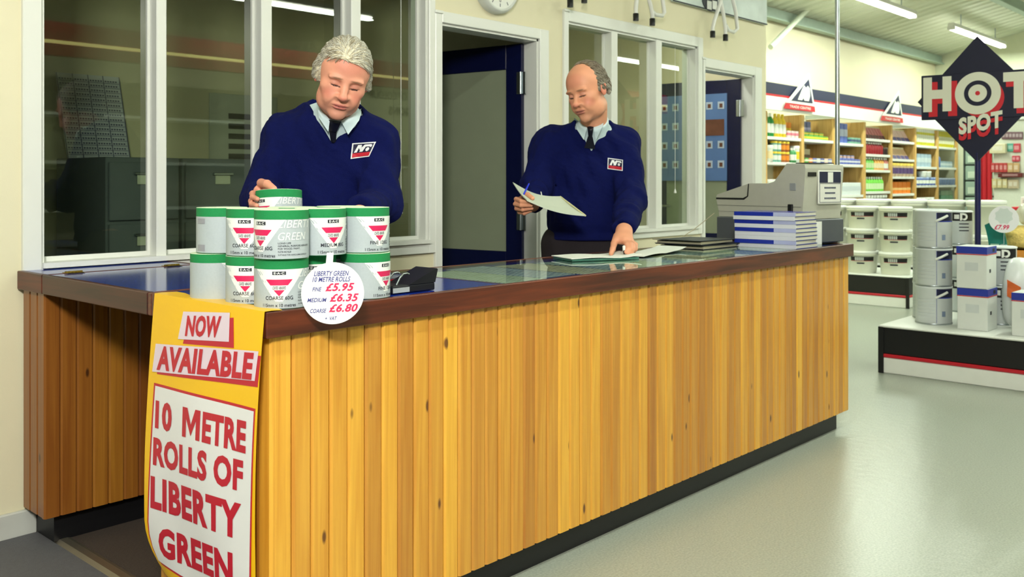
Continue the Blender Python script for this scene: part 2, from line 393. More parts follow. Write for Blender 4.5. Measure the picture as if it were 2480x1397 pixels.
def window(name, hole, mulls, label, wl, wr, wt, wb):
    x0, x1, z0, z1 = hole
    fr = casing(name, x0, x1, z0, z1, wl, wr, wt, wb, label)
    edges = [x0+.012]
    for a, b in mulls:
        MB().bbox(a, b, WY-.004, 3.412, z0, z1, .003).build('mullion', WHITEP, fr)
        edges += [a, b]
    edges.append(x1-.012)
    for i in range(0, len(edges), 2):
        MB().box(edges[i], edges[i+1], 3.412, 3.416, z0+.006, z1-.012).build('pane', GLASS, fr)
        MB().box(edges[i], edges[i+1], 3.40, 3.412, z0+.006, z0+.022).box(edges[i], edges[i]+.010, 3.40, 3.412, z0+.022, z1).box(edges[i+1]-.010, edges[i+1], 3.40, 3.412, z0+.022, z1).build('glazing_bead', WHITEP, fr)
    return fr
w1 = window('window_1', W1, [(1.691, 1.731), (2.138, 2.188), (2.594, 2.647)], 'white four-light office window behind the counter', .062, .04, .05, .06)
w2 = window('window_2', W2, [(4.514, 4.576), (4.982, 5.047)], 'white three-light office window between the two doorways', .04, .06, .065, .05)
casing('trim_1', D1[0], D1[1], 0, D1[3], .046, .075, .055, 0, 'white door frame round the first doorway')
casing('trim_2', D2[0], D2[1], 0, D2[3], .040, .10, .065, 0, 'white door frame round the second doorway')
# ---- two navy doors standing open into the rooms
MESHG = mat('green_fabric_panel', (150, 160, 132), .75, var=.08, scale=3, bump=.5, bscale=420)
def door(name, hx, ang, label, poster=False):
    d = bpy.data.objects.new(name, None); C.objects.link(d); d.location = (hx, 3.44, 0); d.rotation_euler = (0, 0, ang); d['kind'] = 'structure'; d['label'] = label
    w, h = .70, 1.935       # leaf runs along local +X, room-side face is -Y
    MB().bbox(0, .105, -.02, .02, .01, h, .003).build('stile', NAVYP, d); MB().bbox(w-.105, w, -.02, .02, .01, h, .003).build('stile', NAVYP, d)
    MB().bbox(.105, w-.105, -.02, .02, h-.135, h, .003).build('rail', NAVYP, d); MB().bbox(.105, w-.105, -.02, .02, .01, .80, .003).build('rail', NAVYP, d)
    MB().box(.10, w-.10, -.012, .012, .79, h-.13).build('panel', MESHG, d)
    hd = MB().tube([(w-.06, .02, 1.0), (w-.06, .06, 1.0), (w-.16, .065, 1.0)], .009).build('handle', STEEL, d)
    for z in (.22, .98, 1.72):
        MB().bbox(-.03, .03, .021, .026, z-.06, z+.06, .002).tube([(0, .03, z-.06), (0, .03, z+.06)], .007).build('hinge', STEEL, d)
    if poster:
        p = MB().box(.10, w-.02, .0215, .028, 1.19, h-.10).build('poster', mat('poster_blue', (92, 124, 176), .3, var=.12, scale=6), d)
        a = MB(); bq = MB()
        for r in range(4):
            for c in range(6):
                xx = .12+c*.092; zz = 1.73-r*.145
                if r == 1 and 0 <= c < 2:
                    if c == 0: bq.box(xx, xx+.16, .028, .031, zz-.06, zz+.06)
                    continue
                a.box(xx, xx+.05, .028, .031, zz-.01, zz+.045); bq.box(xx+.012, xx+.036, .031, .033, zz+.0, zz+.03)
        a.build('picture', mat('poster_pale', (190, 206, 222), .35, var=.1), p); bq.build('picture', mat('poster_brown', (110, 70, 52), .4, var=.3), p)
    return d
door('door_1', 3.838, math.radians(98), 'navy door with pale green panel standing open in first doorway')
door('door_2', 6.225, math.radians(97), 'navy door with a blue picture poster standing open in second doorway', True)
struct('floor_dark_area', MB().box(-3.5, 1.262, 1.9, 3.33, 0, .004), mat('dark_grey_floor', (96, 96, 100), .7, var=.12, scale=90, bump=.2, bscale=300), 'dark grey floor area at the foot of cream wall')  # thin slab of darker grey over the floor left of the counter
# ---- staff-side carpet and its metal strip
struct('floor_staff', MB().box(1.295, 4.38, 2.43, 3.35, 0, .006), mat('brown_carpet', (70, 58, 50), .95, var=.25, scale=160, bump=.4, bscale=300), 'dark brown carpet behind the counter')
box_thing('threshold_strip', 'metal threshold strip along the edge of dark carpet', 'strip', MB().prism([(1.265, 0), (1.278, .010), (1.302, .010), (1.315, .006), (1.315, 0)], 2.43, 3.30), mat('worn_aluminium', (150, 142, 126), .4, metal=.8))
# ---- steel eaves beam, purlins and a diagonal brace
GREENST = mat('grey_green_steel', (160, 180, 165), .5, var=.06)
def beam(y, label, h=.16):
    z = roof_z(y)-.01
    mb = MB().prism([(y-.05, z-h), (y+.05, z-h), (y+.05, z-h+.02), (y+.008, z-h+.02), (y+.008, z), (y-.008, z), (y-.008, z-h+.02), (y-.05, z-h+.02)], 6.5 if y > 3.3 else -5, 16.5, plane='yz')
    box_thing('roof_beam', label, 'beam', mb, GREENST)
beam(5.40, 'grey-green steel beam along the eaves above the shelf wall', .14)
beam(3.62, 'grey-green steel beam under the roof above the hanging strip light')
beam(1.2, 'steel roof beam over the open shop floor nearest the counter'); beam(-1.4, 'steel roof beam over the far side of the shop')
a_, b_ = onY(1866, 114, 5.30), onY(1964, 14, 5.30)
box_thing('roof_brace', 'pale diagonal brace at the top left of the shelf wall', 'brace', MB().tube([a_, b_], .035, 10), mat('pale_brace', (214, 224, 204), .5))
# ---- fluorescent battens: each carries its own light
TUBE = mat('lit_tube', (255, 255, 244), .5, var=0, emit=14)
def batten(x, y, label, z=3.30, power=24):
    t = thing('fluorescent_light', label, 'light', (x, y, z), 0, 'fluorescent strip lights under the roof')
    MB().bbox(-1.22, 1.22, -.045, .045, 0, .055, .008).build('housing', WHITE, t)
    for s in (-.028, .028): MB().tube([(-1.19, s, -.022), (1.19, s, -.022)], .017, 10).build('tube', TUBE, t)
    for s in (-1.2, 1.2): MB().bbox(s-.018, s+.018, -.05, .05, -.042, .0, .004).build('end_cap', WHITE, t)
    for s in (-.8, .8): MB().tube([(s, 0, .055), (s, 0, (roof_z(y)-z) if z > 3 else .08)], .008, 6).build('hanger', STEEL, t)
    l = bpy.data.lights.new('strip_light', 'AREA'); l.shape = 'RECTANGLE'; l.size = 2.4; l.size_y = .12; l.energy = power; l.color = (.88, 1.0, .84)
    lo = bpy.data.objects.new('strip_light', l); C.objects.link(lo); lo.parent = t; lo.location = (0, 0, -.05)
    return t
batten(14.77, 4.31, 'lit fluorescent strip light hanging behind the diamond sign', power=75); batten(11.1, 4.37, 'lit fluorescent strip light at the top edge beside the pole', power=75); batten(7.5, 4.3, 'lit fluorescent strip light just past the end of partition', power=60)
for i_, x in enumerate((14.7, 11.0, 7.3, 3.6, -.1)): batten(x, .8, 'lit strip light above the customer floor, %s from the far end' % ORD[i_], power=60 if x > 5 else 26)
for i_, x in enumerate((13.9, 10.2, 6.5, 2.8, -.9)): batten(x, -2.7, 'lit strip light of the row mirrored in windows, %s from the far end' % ORD[i_], power=50 if x > 5 else 28)
batten(5.2, 3.75, 'added unseen strip light brightening the second office', z=2.42, power=2.2)  # lamp added out of view to brighten this room
# ---- chrome pole
p_ = rp(2028, 440, 5.6)
t = thing('chrome_pole', 'chrome pole rising from floor to roof behind the till', 'pole', (p_.x, p_.y, 0))
MB().tube([(0, 0, .01), (0, 0, roof_z(p_.y))], .0135, 14).build('shaft', STEEL, t); MB().lathe([(.06, 0), (.06, .008), (.02, .02)], n=20).build('base_flange', STEEL, t)
# ================================================================= the counter
TOP = .886
def board_mesh(w, h, m=None):
    mb = MB(); c = .0055; t = .018
    pr = [(0, t), (0, c), (c, 0), (w-c, 0), (w, c), (w, t)]      # V-jointed board, face at y = 0
    mb.prism(pr[::-1], 0, h, plane='xy'); return mb.mesh('board', m or PINE)
ct = thing('shop_counter', 'long pine-boarded shop counter running across the front', 'counter', (2.8, 2.14, 0))
def board(parent, me, loc, rz):
    o = bpy.data.objects.new('board', me); put(o, parent); o.location = Vector(loc)-parent.location; o.rotation_euler = (0, 0, rz); return o
NB = 59; bw = (4.434-1.230)/NB
bm = board_mesh(bw-.0018, .738)
for i in range(NB): board(ct, bm, (1.230+i*bw, 1.878+random.uniform(-.0008, .0010), .088), 0)
bl = board_mesh(.0522, .738)
for i in range(10): board(ct, bl, (1.2235+random.uniform(-.0006, .0008), 2.402-i*.0524, .088), -PI/2)
for i in range(10): board(ct, bl, (4.4405, 1.880+i*.0524, .088), PI/2)
MB().box(1.243, 4.420, 1.897, 2.40, .10, .822).build('carcass', mat('counter_carcass', (120, 84, 44), .6), ct, True)
MB().box(1.285, 4.388, 1.918, 2.385, 0.0, .10).build('plinth', BLACK, ct, True)
# ---- worktop
wt = thing('counter_worktop', 'glossy navy worktop with mahogany edging on the long counter', 'worktop', (2.8, 2.14, .826))
MB().box(1.222, 4.424, 1.877, 2.405, .826, .874).build('core', mat('chipboard', (150, 110, 70), .8), wt, True)
MB().bbox(1.2, 4.446, 1.857, 1.878, .826, .8865, .0025).build('front_edging', MAHOG, wt, True)
MB().bbox(1.2, 4.446, 2.404, 2.424, .826, .8865, .0025).build('back_edging', MAHOG, wt, True)
MB().bbox(1.2, 1.222, 1.878, 2.404, .826, .8865, .0025).build('end_edging', MAHOGY, wt, True)
MB().bbox(4.424, 4.446, 1.878, 2.404, .826, .8865, .0025).build('end_edging', MAHOGY, wt, True)
MB().box(1.222, 1.997, 1.878, 2.404, .874, .886).build('laminate_panel', LAMINATE, wt, True)
MB().box(1.997, 2.003, 1.878, 2.404, .874, .8864).build('joint_strip', MAHOGY, wt, True)
MB().box(2.003, 4.424, 1.878, 2.404, .874, .880).build('laminate_panel', LAMINATE, wt, True)
MB().box(2.003, 4.424, 1.878, 2.404, .8818, .886).build('glass_sheet', glass_mat('counter_glass', (.94, .98, .96), 1.5), wt, True)
def leaflet_mat(name, ground, ink, sc_):
    m = mat(name, ground, .5, var=0); N = m.node_tree.nodes; L = m.node_tree.links; b = N['Principled BSDF']
    tc = N.new('ShaderNodeTexCoord'); br = N.new('ShaderNodeTexBrick'); br.inputs['Scale'].default_value = sc_
    br.inputs['Color1'].default_value = lin(ground); br.inputs['Color2'].default_value = lin(ink); br.inputs['Mortar'].default_value = lin((236, 240, 228)); br.inputs['Mortar Size'].default_value = .03
    mp = N.new('ShaderNodeMapping'); mp.inputs['Scale'].default_value = (8, 14, 1); L.new(tc.outputs['Object'], mp.inputs[0]); L.new(mp.outputs[0], br.inputs['Vector']); L.new(br.outputs[0], b.inputs['Base Color']); return m
LM = [leaflet_mat('leaflet_a', (196, 214, 190), (120, 140, 90), 2), leaflet_mat('leaflet_b', (150, 176, 196), (40, 60, 120), 1.6), leaflet_mat('leaflet_c', (214, 206, 150), (120, 90, 40), 2.4), leaflet_mat('leaflet_d', (30, 40, 90), (150, 190, 180), 1.4)]
for i in range(11):
    x = 2.06+i*.185; a = random.uniform(-.06, .06); y = 1.90+random.uniform(0, .04)
    o = MB().box(0, .178, 0, .38+random.uniform(0, .05), .8803+.00005*i, .8809+.00005*i).build('leaflet', LM[i % 4], wt)
    o.location = Vector((x, y, 0))-wt.location; o.rotation_euler = (0, 0, a)
# ---- lifting flap and the wall ledge it hinges on
fl = thing('counter_flap', 'lifting counter flap with navy top and dark red edging', 'flap', (1.47, 2.78, .826))
MB().box(1.220, 1.725, 2.445, 3.115, .840, .874).build('core', MATS['chipboard'], fl, True)
MB().box(1.222, 1.722, 2.432, 3.128, .874, .886).build('laminate_panel', LAMINATE, fl, True)
MB().bbox(1.2, 1.222, 2.427, 3.132, .826, .887, .003).build('edging', MAHOGD, fl, True)
MB().bbox(1.722, 1.745, 2.427, 3.132, .826, .887, .003).build('edging', MAHOGY, fl, True)
MB().bbox(1.222, 1.722, 2.426, 2.434, .860, .8868, .002).build('lipping', MAHOG, fl, True); MB().bbox(1.222, 1.722, 3.124, 3.132, .860, .8868, .002).build('lipping', MAHOG, fl, True)
for x in (1.30, 1.64):
    mb = MB(); mb.box(x-.028, x+.028, 3.112, 3.131, .8868, .8885); mb.box(x-.028, x+.028, 3.137, 3.156, .8868, .8885)
    for k in range(5): mb.tube([(x-.028+k*.0114, 3.134, .8895), (x-.028+(k+.9)*.0114, 3.134, .8895)], .0035, 8)
    mb.build('hinge', BRASS, fl, True)
lg = thing('wall_ledge', 'narrow pine-boarded ledge unit against the wall under the window', 'ledge', (1.47, 3.24, 0))
MB().box(1.222, 1.722, 3.145, 3.335, .826, .886).build('top', LAMINATE, lg, True)
MB().bbox(1.2, 1.222, 3.135, 3.338, .826, .8865, .002).build('edging', MAHOGY, lg, True); MB().bbox(1.722, 1.745, 3.135, 3.338, .826, .8865, .002).build('edging', MAHOGY, lg, True); MB().bbox(1.222, 1.722, 3.135, 3.145, .826, .8866, .002).build('edging', MAHOG, lg, True)
bg = board_mesh(.0520, .726, PINESHADE)
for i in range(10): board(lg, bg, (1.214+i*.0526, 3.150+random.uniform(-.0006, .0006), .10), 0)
bs = board_mesh(.0600, .726, PINESHADE)
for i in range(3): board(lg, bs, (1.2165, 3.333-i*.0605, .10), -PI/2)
MB().box(1.235, 1.735, 3.165, 3.335, .10, .826).build('carcass', MATS['counter_carcass'], lg, True)
MB().box(1.26, 1.72, 3.19, 3.33, 0.006, .10).build('plinth', BLACK, lg, True)

# ================================================================= hanging poster on the counter end
YEL = mat('poster_yellow', (250, 196, 14), .35, var=.03, scale=4); PRED = mat('poster_red', (196, 22, 48), .4, var=.03); PLIL = mat('poster_lilac', (232, 214, 228), .4, var=.02); PWHT = mat('poster_white', (236, 236, 236), .4, var=.02)
def px_(y, z):                                  # the sheet hangs in front of the end boards and curls out at its foot
    s = (.889-z)/.72
    x = 1.196-.016*math.sin(min(s, 1)*PI*.9)-.010*s+.004*math.sin(y*16+s*5)*s
    k = max(0, (.30-z))/.13; e = max(0, (y-2.22)/.18)
    return x+.02*k*k*e
def py_(y, z):
    k = max(0, .30-z)/.13; e = max(0, min(1, (y-1.86)/.52)); return y+.010*min(1, (.889-z)/.4)*e-.062*k*k*e*e+.010*(1-e)*min(1, (.889-z)/.5)
ps = thing('hanging_poster', 'yellow and white paper poster hanging over the left end of the counter', 'poster', (1.20, 2.12, .15))
def sheet(y0, y1, za, zb, off, m, name, par, ny=14, nz=28, sk=0.):
    P = []
    for j in range(nz+1):
        row = []
        for i in range(ny+1):
            y = y0+(y1-y0)*i/ny; z = za+(zb-za)*j/nz+sk*(y0-y)
            row.append((px_(y, z)-off, py_(y, z), z))
        P.append(row)
    return MB().grid(P, thick=(.0006, 0, 0)).build(name, m, par, True)
body_ = sheet(2.378, 1.860, .889, .165, 0, YEL, 'paper_sheet', ps)
P = [[(1.196+.001, py_(y, .889), .8885), (1.215, y, .8892), (1.250+.010*math.sin(y*30), y, .8876)] for y in np.linspace(2.378, 1.860, 12)]
MB().grid(P, thick=(0, 0, .0006)).build('folded_top', YEL, ps, True)
def corner(px, py): v = onX(px, py, 1.185); return v.y, v.z
def patch(c, off, m, name):                       # c: four (y, z) corners, top-left first, clockwise
    n = 14; P = []
    for j in range(n+1):
        row = []
        for i in range(n+1):
            a, b = i/n, j/n
            y = (c[0][0]*(1-a)+c[1][0]*a)*(1-b)+(c[3][0]*(1-a)+c[2][0]*a)*b; z = (c[0][1]*(1-a)+c[1][1]*a)*(1-b)+(c[3][1]*(1-a)+c[2][1]*a)*b
            k = max(0, .30-z)/.13; e = max(0, min(1, (y-1.86)/.52)); row.append((px_(y, z)-off, y-.062*k*k*e*e, z))
        P.append(row)
    MB().grid(P, thick=(.0003, 0, 0)).build(name, m, ps, True)
def plet(key, yc, pa, pb, name='lettering', m=PRED, off=.003):
    """a line of lettering whose left and right ends stand at the measured points"""
    (ya, za), (yb, zb) = corner(*pa), corner(*pb); sl = (zb-za)/(ya-yb); zc_ = za+(ya-yc)*sl
    def fn(a, b):
        y, z = yc-a, zc_+b+sl*a; return (px_(y, z)-off, y, z)
    MB().text(key, fn).build(name, m, ps, True)
patch([corner(452, 775), corner(558, 770), corner(563, 843), corner(442, 832)], .0010, PRED, 'drop_shadow'); patch([corner(438, 755), corner(549, 758), corner(551, 828), corner(430, 821)], .0019, PLIL, 'word_panel')
patch([corner(385, 850), corner(630, 862), corner(626, 937), corner(383, 905)], .0010, PRED, 'drop_shadow'); patch([corner(377, 832), corner(624, 851), corner(619, 922), corner(372, 899)], .0019, PLIL, 'word_panel')
plet('now', 2.118, (446, 789), (538, 792)); plet('available', 2.112, (383, 866), (613, 887))
patch([corner(377, 926), corner(623, 989), (1.888, .185), (2.375, .195)], .0010, PRED, 'red_border')
patch([corner(381, 933), corner(620, 995), (1.893, .190), (2.368, .201)], .0018, PWHT, 'text_panel')
plet('p1', 2.120, (390, 1002), (605, 1058)); plet('p2', 2.127, (385, 1090), (602, 1152)); plet('p3', 2.135, (380, 1188), (598, 1262)); plet('p4', 2.133, (395, 1308), (577, 1375))

# ================================================================= rolls of abrasive paper
RR, RH = .0635, .115
LAB = mat('label_silver', (178, 188, 192), .45, var=.04, scale=200); LABW = mat('label_white', (236, 240, 236), .45, var=.02); GRN = mat('abrasive_green', (22, 140, 76), .75, var=.1, scale=300, bump=.3, bscale=900)
RTOP = mat('roll_end_cream', (222, 238, 206), .7, var=.05, scale=60); PINK = mat('label_pink', (214, 34, 90), .45, var=.05); INK = mat('ink_navy_black', (26, 28, 44), .5, var=0)
def cyl_patch(mb, pts_top, pts_bot, z1, z0, off, m=0, n=10, nz=3):
    P = []
    for j in range(nz+1):
        t = j/nz; row = []
        for i in range(n+1):
            a = ((pts_top[0]+(pts_top[1]-pts_top[0])*i/n)*(1-t)+(pts_bot[0]+(pts_bot[1]-pts_bot[0])*i/n)*t)/RR; z = z1+(z0-z1)*t
            row.append(((RR+off)*math.sin(a), -(RR+off)*math.cos(a), z))
        P.append(row)
    return mb.grid(P, m)
def cy(a0, z0, off=.0011): return lambda a, b: ((RR+off)*math.sin((a0+a)/RR), -(RR+off)*math.cos((a0+a)/RR), z0+b)
def roll_meshes(grade):
    D = {}
    mb = MB(); R = RR; prof = [(.019, .003), (.019, 0), (R-.002, 0), (R, .001), (R, RH-.0008), (R-.0015, RH), (.019, RH), (.019, .003)]
    n = 48; mb.lathe(prof[1:4], n=n, capb=False, capt=False, m=0, smooth=False); mb.lathe([(R, .001), (R, RH-.0008)], n=n, capb=False, capt=False, m=0); mb.lathe(prof[4:7], n=n, capb=False, capt=False, m=1, smooth=False); mb.lathe([(.019, RH), (.019, 0)], n=n, capb=False, capt=False, m=1)
    D['abrasive_roll_body'] = mb.mesh('roll_body', [GRN, RTOP])
    mb = MB(); mb.lathe([(R+.0003, .0015), (R+.0003, RH-.0225)], n=n, capb=False, capt=False); D['label'] = mb.mesh('label', LAB)
    mb = MB(); cyl_patch(mb, (-.062, .062), (-.008, .008), RH-.0225, .018, .0007, 0, 16, 4)
    mb.text('lib', cy(.092, .0825)); mb.text('grn', cy(.081, .0537)); D['white_print'] = mb.mesh('white_print', LABW)
    mb = MB(); cyl_patch(mb, (-.031, .031), (-.0198, .0198), .0692, .0556, .0012); cyl_patch(mb, (-.0125, .0125), (-.0006, .0006), .0445, .031, .0012, 0, 6)
    D['pink_print'] = mb.mesh('pink_print', PINK)
    mb = MB(); cyl_patch(mb, (-.0155, .0155), (-.0155, .0155), .0878, .0797, .0010, 0, 6, 1)
    mb.text('coated', cy(0, .0497)); mb.text(grade, cy(0, .0262)); mb.text('mm', cy(0, .0092))
    for k, zz in (('s1', .038), ('s2', .0315), ('s3', .0248), ('s4', .018), ('s5', .011)):
        w = max(p[0] for p in TX[k][0]); mb.text(k, cy(.0452+w, zz))
    D['black_print'] = mb.mesh('black_print', INK)
    mb = MB(); mb.text('eac', cy(0, .0838, .0017)); D['box_lettering'] = mb.mesh('box_lettering', LABW)
    return D
RM = {g: roll_meshes(g) for g in ('c60', 'm80', 'f120')}
def roll(x, y, z, delta, g, label, tilt=0):
    t = thing('abrasive_roll', label, 'roll', (x, y, z), math.atan2(-x, y)+math.radians(delta), 'rolls of green abrasive paper on the counter')
    if tilt: t.rotation_euler = (tilt[0], tilt[1], t.rotation_euler[2])
    for k, me in RM[g].items():
        o = put(bpy.data.objects.new('roll_body' if k.startswith('abr') else k, me), t)
        if k.endswith('print') or k == 'box_lettering': o['kind'] = 'stuff'
    return t
Z0 = TOP+.0005; Z1 = Z0+RH+.001
roll(1.290, 1.933, Z0, -5, 'c60', 'green-topped roll standing at the counter corner, front of the bottom row')
roll(1.291, 2.062, Z0, -15, 'c60', 'bottom roll just behind the corner roll, pink triangle half hidden')
roll(1.274, 2.204, Z0, 68, 'c60', 'leftmost bottom roll showing mostly its plain silver side')
roll(1.417, 1.994, Z0, 10, 'm80', 'bottom roll hidden behind the round white price tag')
roll(1.541, 1.930, Z0, 54, 'f120', 'rightmost bottom roll beside the black pen tray')
roll(1.284, 1.924, Z1, -48, 'c60', 'upper roll at the corner turned to show the LIBERTY GREEN lettering')
roll(1.291, 2.060, Z1, -18, 'c60', 'upper roll with pink triangle between the plain roll and LIBERTY GREEN roll')
roll(1.286, 2.195, Z1, 125, 'c60', 'leftmost upper roll with plain silver label and grey tape marks')
roll(1.413, 1.948, Z1, 30, 'm80', 'upper roll marked MEDIUM 80G above the price tag')
roll(1.545, 1.938, Z1, 36, 'f120', 'rightmost upper roll marked FINE 120G')
roll(1.430, 2.130, Z0, 90, 'm80', 'bottom roll at the back of the stack below the held roll'); roll(1.572, 2.070, Z0, 90, 'f120', 'bottom roll at the back right of the stack')
roll(1.426, 2.088, Z1, 90, 'm80', 'upper roll at the back with only its cream end showing behind MEDIUM roll'); roll(1.566, 2.068, Z1, 90, 'f120', 'upper roll at the back with only its cream end showing behind FINE roll')
HELD = rp(677, 458, 2.64); roll(HELD.x, HELD.y, HELD.z-RH-.004, -50, 'c60', 'topmost roll held in the hand of the man at left', (math.radians(-3), math.radians(-5)))
for t in [o for o in C.objects if o.name.startswith('abrasive_roll') and o['label'].startswith('leftmost upper')]:
    for z1, z0 in ((.088, .075), (.022, .006)): mb = MB(); cyl_patch(mb, (-.2106, -.183), (-.2106, -.183), z1, z0, .0012, 0, 6, 1); mb.build('tape', mat('grey_tape', (150, 152, 160), .35), t)
# ---- round price tag
tg = rp(806, 710, 2.19)
t = thing('price_tag', 'round white price tag lettered in blue and red under the rolls', 'tag', tg, math.atan2(-tg.x, tg.y))
mb = MB(); n = 64; rad = .0718
ci = [(rad*math.cos(2*PI*k/n), rad*math.sin(2*PI*k/n)) for k in range(n)]
mb.prism(ci, 0, .0012); mb.build('disc', PWHT, t)
MB().add([(-.016, 0, .068), (.000, 0, .068), (.002, .085, .088), (-.014, .085, .088), (-.016, .001, .067), (.0, .001, .067), (.002, .086, .087), (-.014, .086, .087)], [(0, 1, 2, 3), (7, 6, 5, 4), (0, 3, 7, 4), (1, 5, 6, 2), (0, 4, 5, 1), (3, 2, 6, 7)]).build('tab', PWHT, t)
BLUEINK = mat('blue_ink', (58, 62, 140), .5, var=0); REDINK = mat('red_ink', (212, 36, 88), .5, var=0)
def tl(ks, m):
    mb = MB()
    for k, x, z in ks: mb.text(k, lambda a, b: (x+a, -.0006, z+b))
    mb.build('lettering', m, t)['kind'] = 'stuff'
tl([('t1', -.003, .046), ('t2', -.003, .0325), ('fine', -.036, .010), ('medium', -.036, -.015), ('coarse', -.033, -.040), ('vat', -.004, -.058)], BLUEINK)
tl([('d595', .016, .014), ('d635', .026, -.0105), ('d680', .024, -.0345)], REDINK)
# ================================================================= things on the counter
# ---- black desk tray with chrome hoops
t = thing('pen_tray', 'black desk tray with raised lid and chrome hoops beside the rolls', 'tray', (1.613, 1.905, TOP))
MB().bbox(0, .150, 0, .085, .001, .022, .003).build('base', mat('black_plastic', (22, 22, 30), .3), t)
MB().add([(.055, .0, .022), (.155, .0, .060), (.160, .0, .057), (.150, 0, .022), (.055, .085, .022), (.155, .085, .060), (.160, .085, .057), (.150, .085, .022)], [(0, 1, 2, 3), (7, 6, 5, 4), (0, 4, 5, 1), (1, 5, 6, 2), (2, 6, 7, 3), (3, 7, 4, 0)]).build('lid', MATS['black_plastic'], t)
MB().box(-.0008, .056, -.0012, 0, .004, .017).build('name_strip', mat('grey_strip', (170, 176, 176), .4), t)
for y in (.02, .06): MB().tube([(.028, y, .022), (.040, y, .040), (.052, y, .050), (.066, y, .051), (.072, y, .048)], .0028, 8).build('hoop', STEEL, t)
MB().bbox(.045, .12, .088, .15, .001, .035, .002).build('card_block', mat('grey_card_block', (120, 124, 140), .5), t)
MB().bbox(.05, .085, .0875, .0885, .012, .03, .0003).build('card_tab', RED, t)
# ---- pad under the second man's hand and loose sheets
GREENPAD = mat('green_page_edges', (70, 120, 104), .6, var=.2, scale=90)
t = thing('receipt_pad', 'white receipt pad with green edges lying under the right man\'s hand', 'pad', (2.72, 2.20, TOP), math.radians(-24))
P = [[(.30*i/10, .17*j/4, .010+.006*math.sin(i*.7)*(i/10)+.004*(i/10)) for i in range(11)] for j in range(5)]
MB().grid(P, thick=(0, 0, .003)).build('cover_sheet', PAPER, t); MB().bbox(.006, .292, .004, .168, .001, .009, .001).build('pages', GREENPAD, t)
t = tag(MB().grid([[(.0+.43*i/12, .14*j/3+.06*(i/12), .003+.004*abs(math.sin(i*.5))+.012*max(0, (i-9)/3)**2) for i in range(13)] for j in range(4)], thick=(0, 0, .0015)).build('loose_papers', PAPER), 'long white papers spread on the counter right of the receipt pad', 'papers')
t.location = (3.062, 2.115, TOP+.001); t.rotation_euler = (0, 0, math.radians(2))
# ---- black folders
FOLD = mat('black_card_folder', (34, 38, 44), .35, var=.15, scale=60); PG = mat('aged_pages', (186, 180, 150), .8, var=.2, scale=300, stretch=(1, 1, 30))
def folder(x, y, z, rz, label):
    t = thing('black_folder', label, 'folder', (x, y, z), rz, 'black folders on the counter')
    MB().bbox(0, .31, 0, .235, .0005, .003, .001).build('back_cover', FOLD, t); MB().box(.012, .300, .006, .228, .003, .0135).build('pages', PG, t)
    MB().grid([[(-.01+.33*i/8, .24*j/3, .0138+.004*(1-i/8)**2) for i in range(9)] for j in range(4)], thick=(0, 0, .0022)).build('front_cover', FOLD, t)
folder(3.585, 2.165, TOP, 0, 'lower black folder lying under the other beside the catalogues'); folder(3.575, 2.17, TOP+.020, math.radians(2), 'upper black folder with pages showing, beside the catalogue stack')
# ---- stack of catalogues
BKB = mat('catalogue_blue', (34, 52, 160), .25, var=.1); BKL = mat('catalogue_lilac', (184, 190, 226), .3, var=.1); PG2 = mat('catalogue_pages', (212, 210, 192), .8, var=.12, scale=400, stretch=(1, 1, 20))
names = ['topmost', 'second from the top', 'third from the top', 'fourth from the top', 'fifth from the top', 'fourth from the bottom', 'third from the bottom', 'second from the bottom', 'bottom']
bh = .0178
for k in range(9):
    z = TOP+(8-k)*bh; blue = k in (0, 2, 4, 7)
    t = thing('catalogue', ('blue-spined' if blue else 'white-spined')+' thick catalogue, '+names[k]+(' of the' if k in (0, 8) else ' in the')+' stack by the till', 'catalogue', (3.905+random.uniform(-.003, .003), 1.893+random.uniform(-.003, .003), z), math.radians(random.uniform(-1, 1)), 'catalogues stacked by the till')
    MB().bbox(.004, .212, .002, .298, .0012, bh-.0014, .0008).build('pages', PG2, t)
    MB().box(0, .214, 0, .300, .0001, .0012).box(0, .214, 0, .300, bh-.0014, bh-.0002).build('covers', BKB if k else mat('catalogue_cover', (90, 90, 190), .2, var=.4, scale=12), t)
    MB().box(-.0006, .004, 0, .105, .0001, bh-.0002).build('spine', BKL if blue else mat('spine_white', (222, 224, 230), .4, var=.05), t)
    MB().box(-.0006, .004, .105, .300, .0001, bh-.0002).build('spine', BKB if blue else MATS['spine_white'], t)
# ---- electronic till
t = thing('cash_till', 'beige electronic till with stickered back beside the catalogues', 'till', (4.19, 1.985, TOP), math.radians(-12))
DKG = mat('dark_grey_metal', (84, 88, 92), .45)
MB().bbox(-.008, .30, 0, .54, .006, .118, .004).build('cash_drawer', DKG, t); MB().box(.02, .28, .02, .5, 0, .006).build('foot', BLACK, t)
prof = [(.015, .12), (.530, .12), (.532, .148), (.548, .206), (.548, .222), (.543, .231), (.338, .287), (.325, .289), (.215, .288), (.178, .298), (.146, .333), (.104, .384), (0, .378), (-.004, .36)]
MB().prism([(a, b) for a, b in prof][::-1], 0, .292, plane='yz').build('body', GREYPL, t)
MB().prism([(.548, .207), (.549, .216), (.370, .216), (.345, .226), (.338, .287), (.333, .287), (.338, .224), (.365, .207)], -.0015, .0, plane='yz').prism([(.55, .207), (.55, .216), (.549, .216), (.549, .207)], 0, .292, plane='yz').build('black_seam', BLACK, t)
MB().box(-.001, 0, .02, .545, .176, .1785).box(-.001, 0, .02, .535, .146, .1475).build('seam', mat('seam_grey', (120, 120, 112), .6), t)
MB().box(.05, .25, .02, .09, .384, .388).build('receipt_slot', BLACK, t)
MB().bbox(-.002, .003, .05, .085, .255, .29, .001).build('side_sticker', mat('grey_sticker', (150, 154, 152), .4), t)
st = MB().bbox(.095, .275, -.006, .0, .190, .352, .004).build('back_sticker', mat('sticker_paper', (232, 232, 222), .4), t)
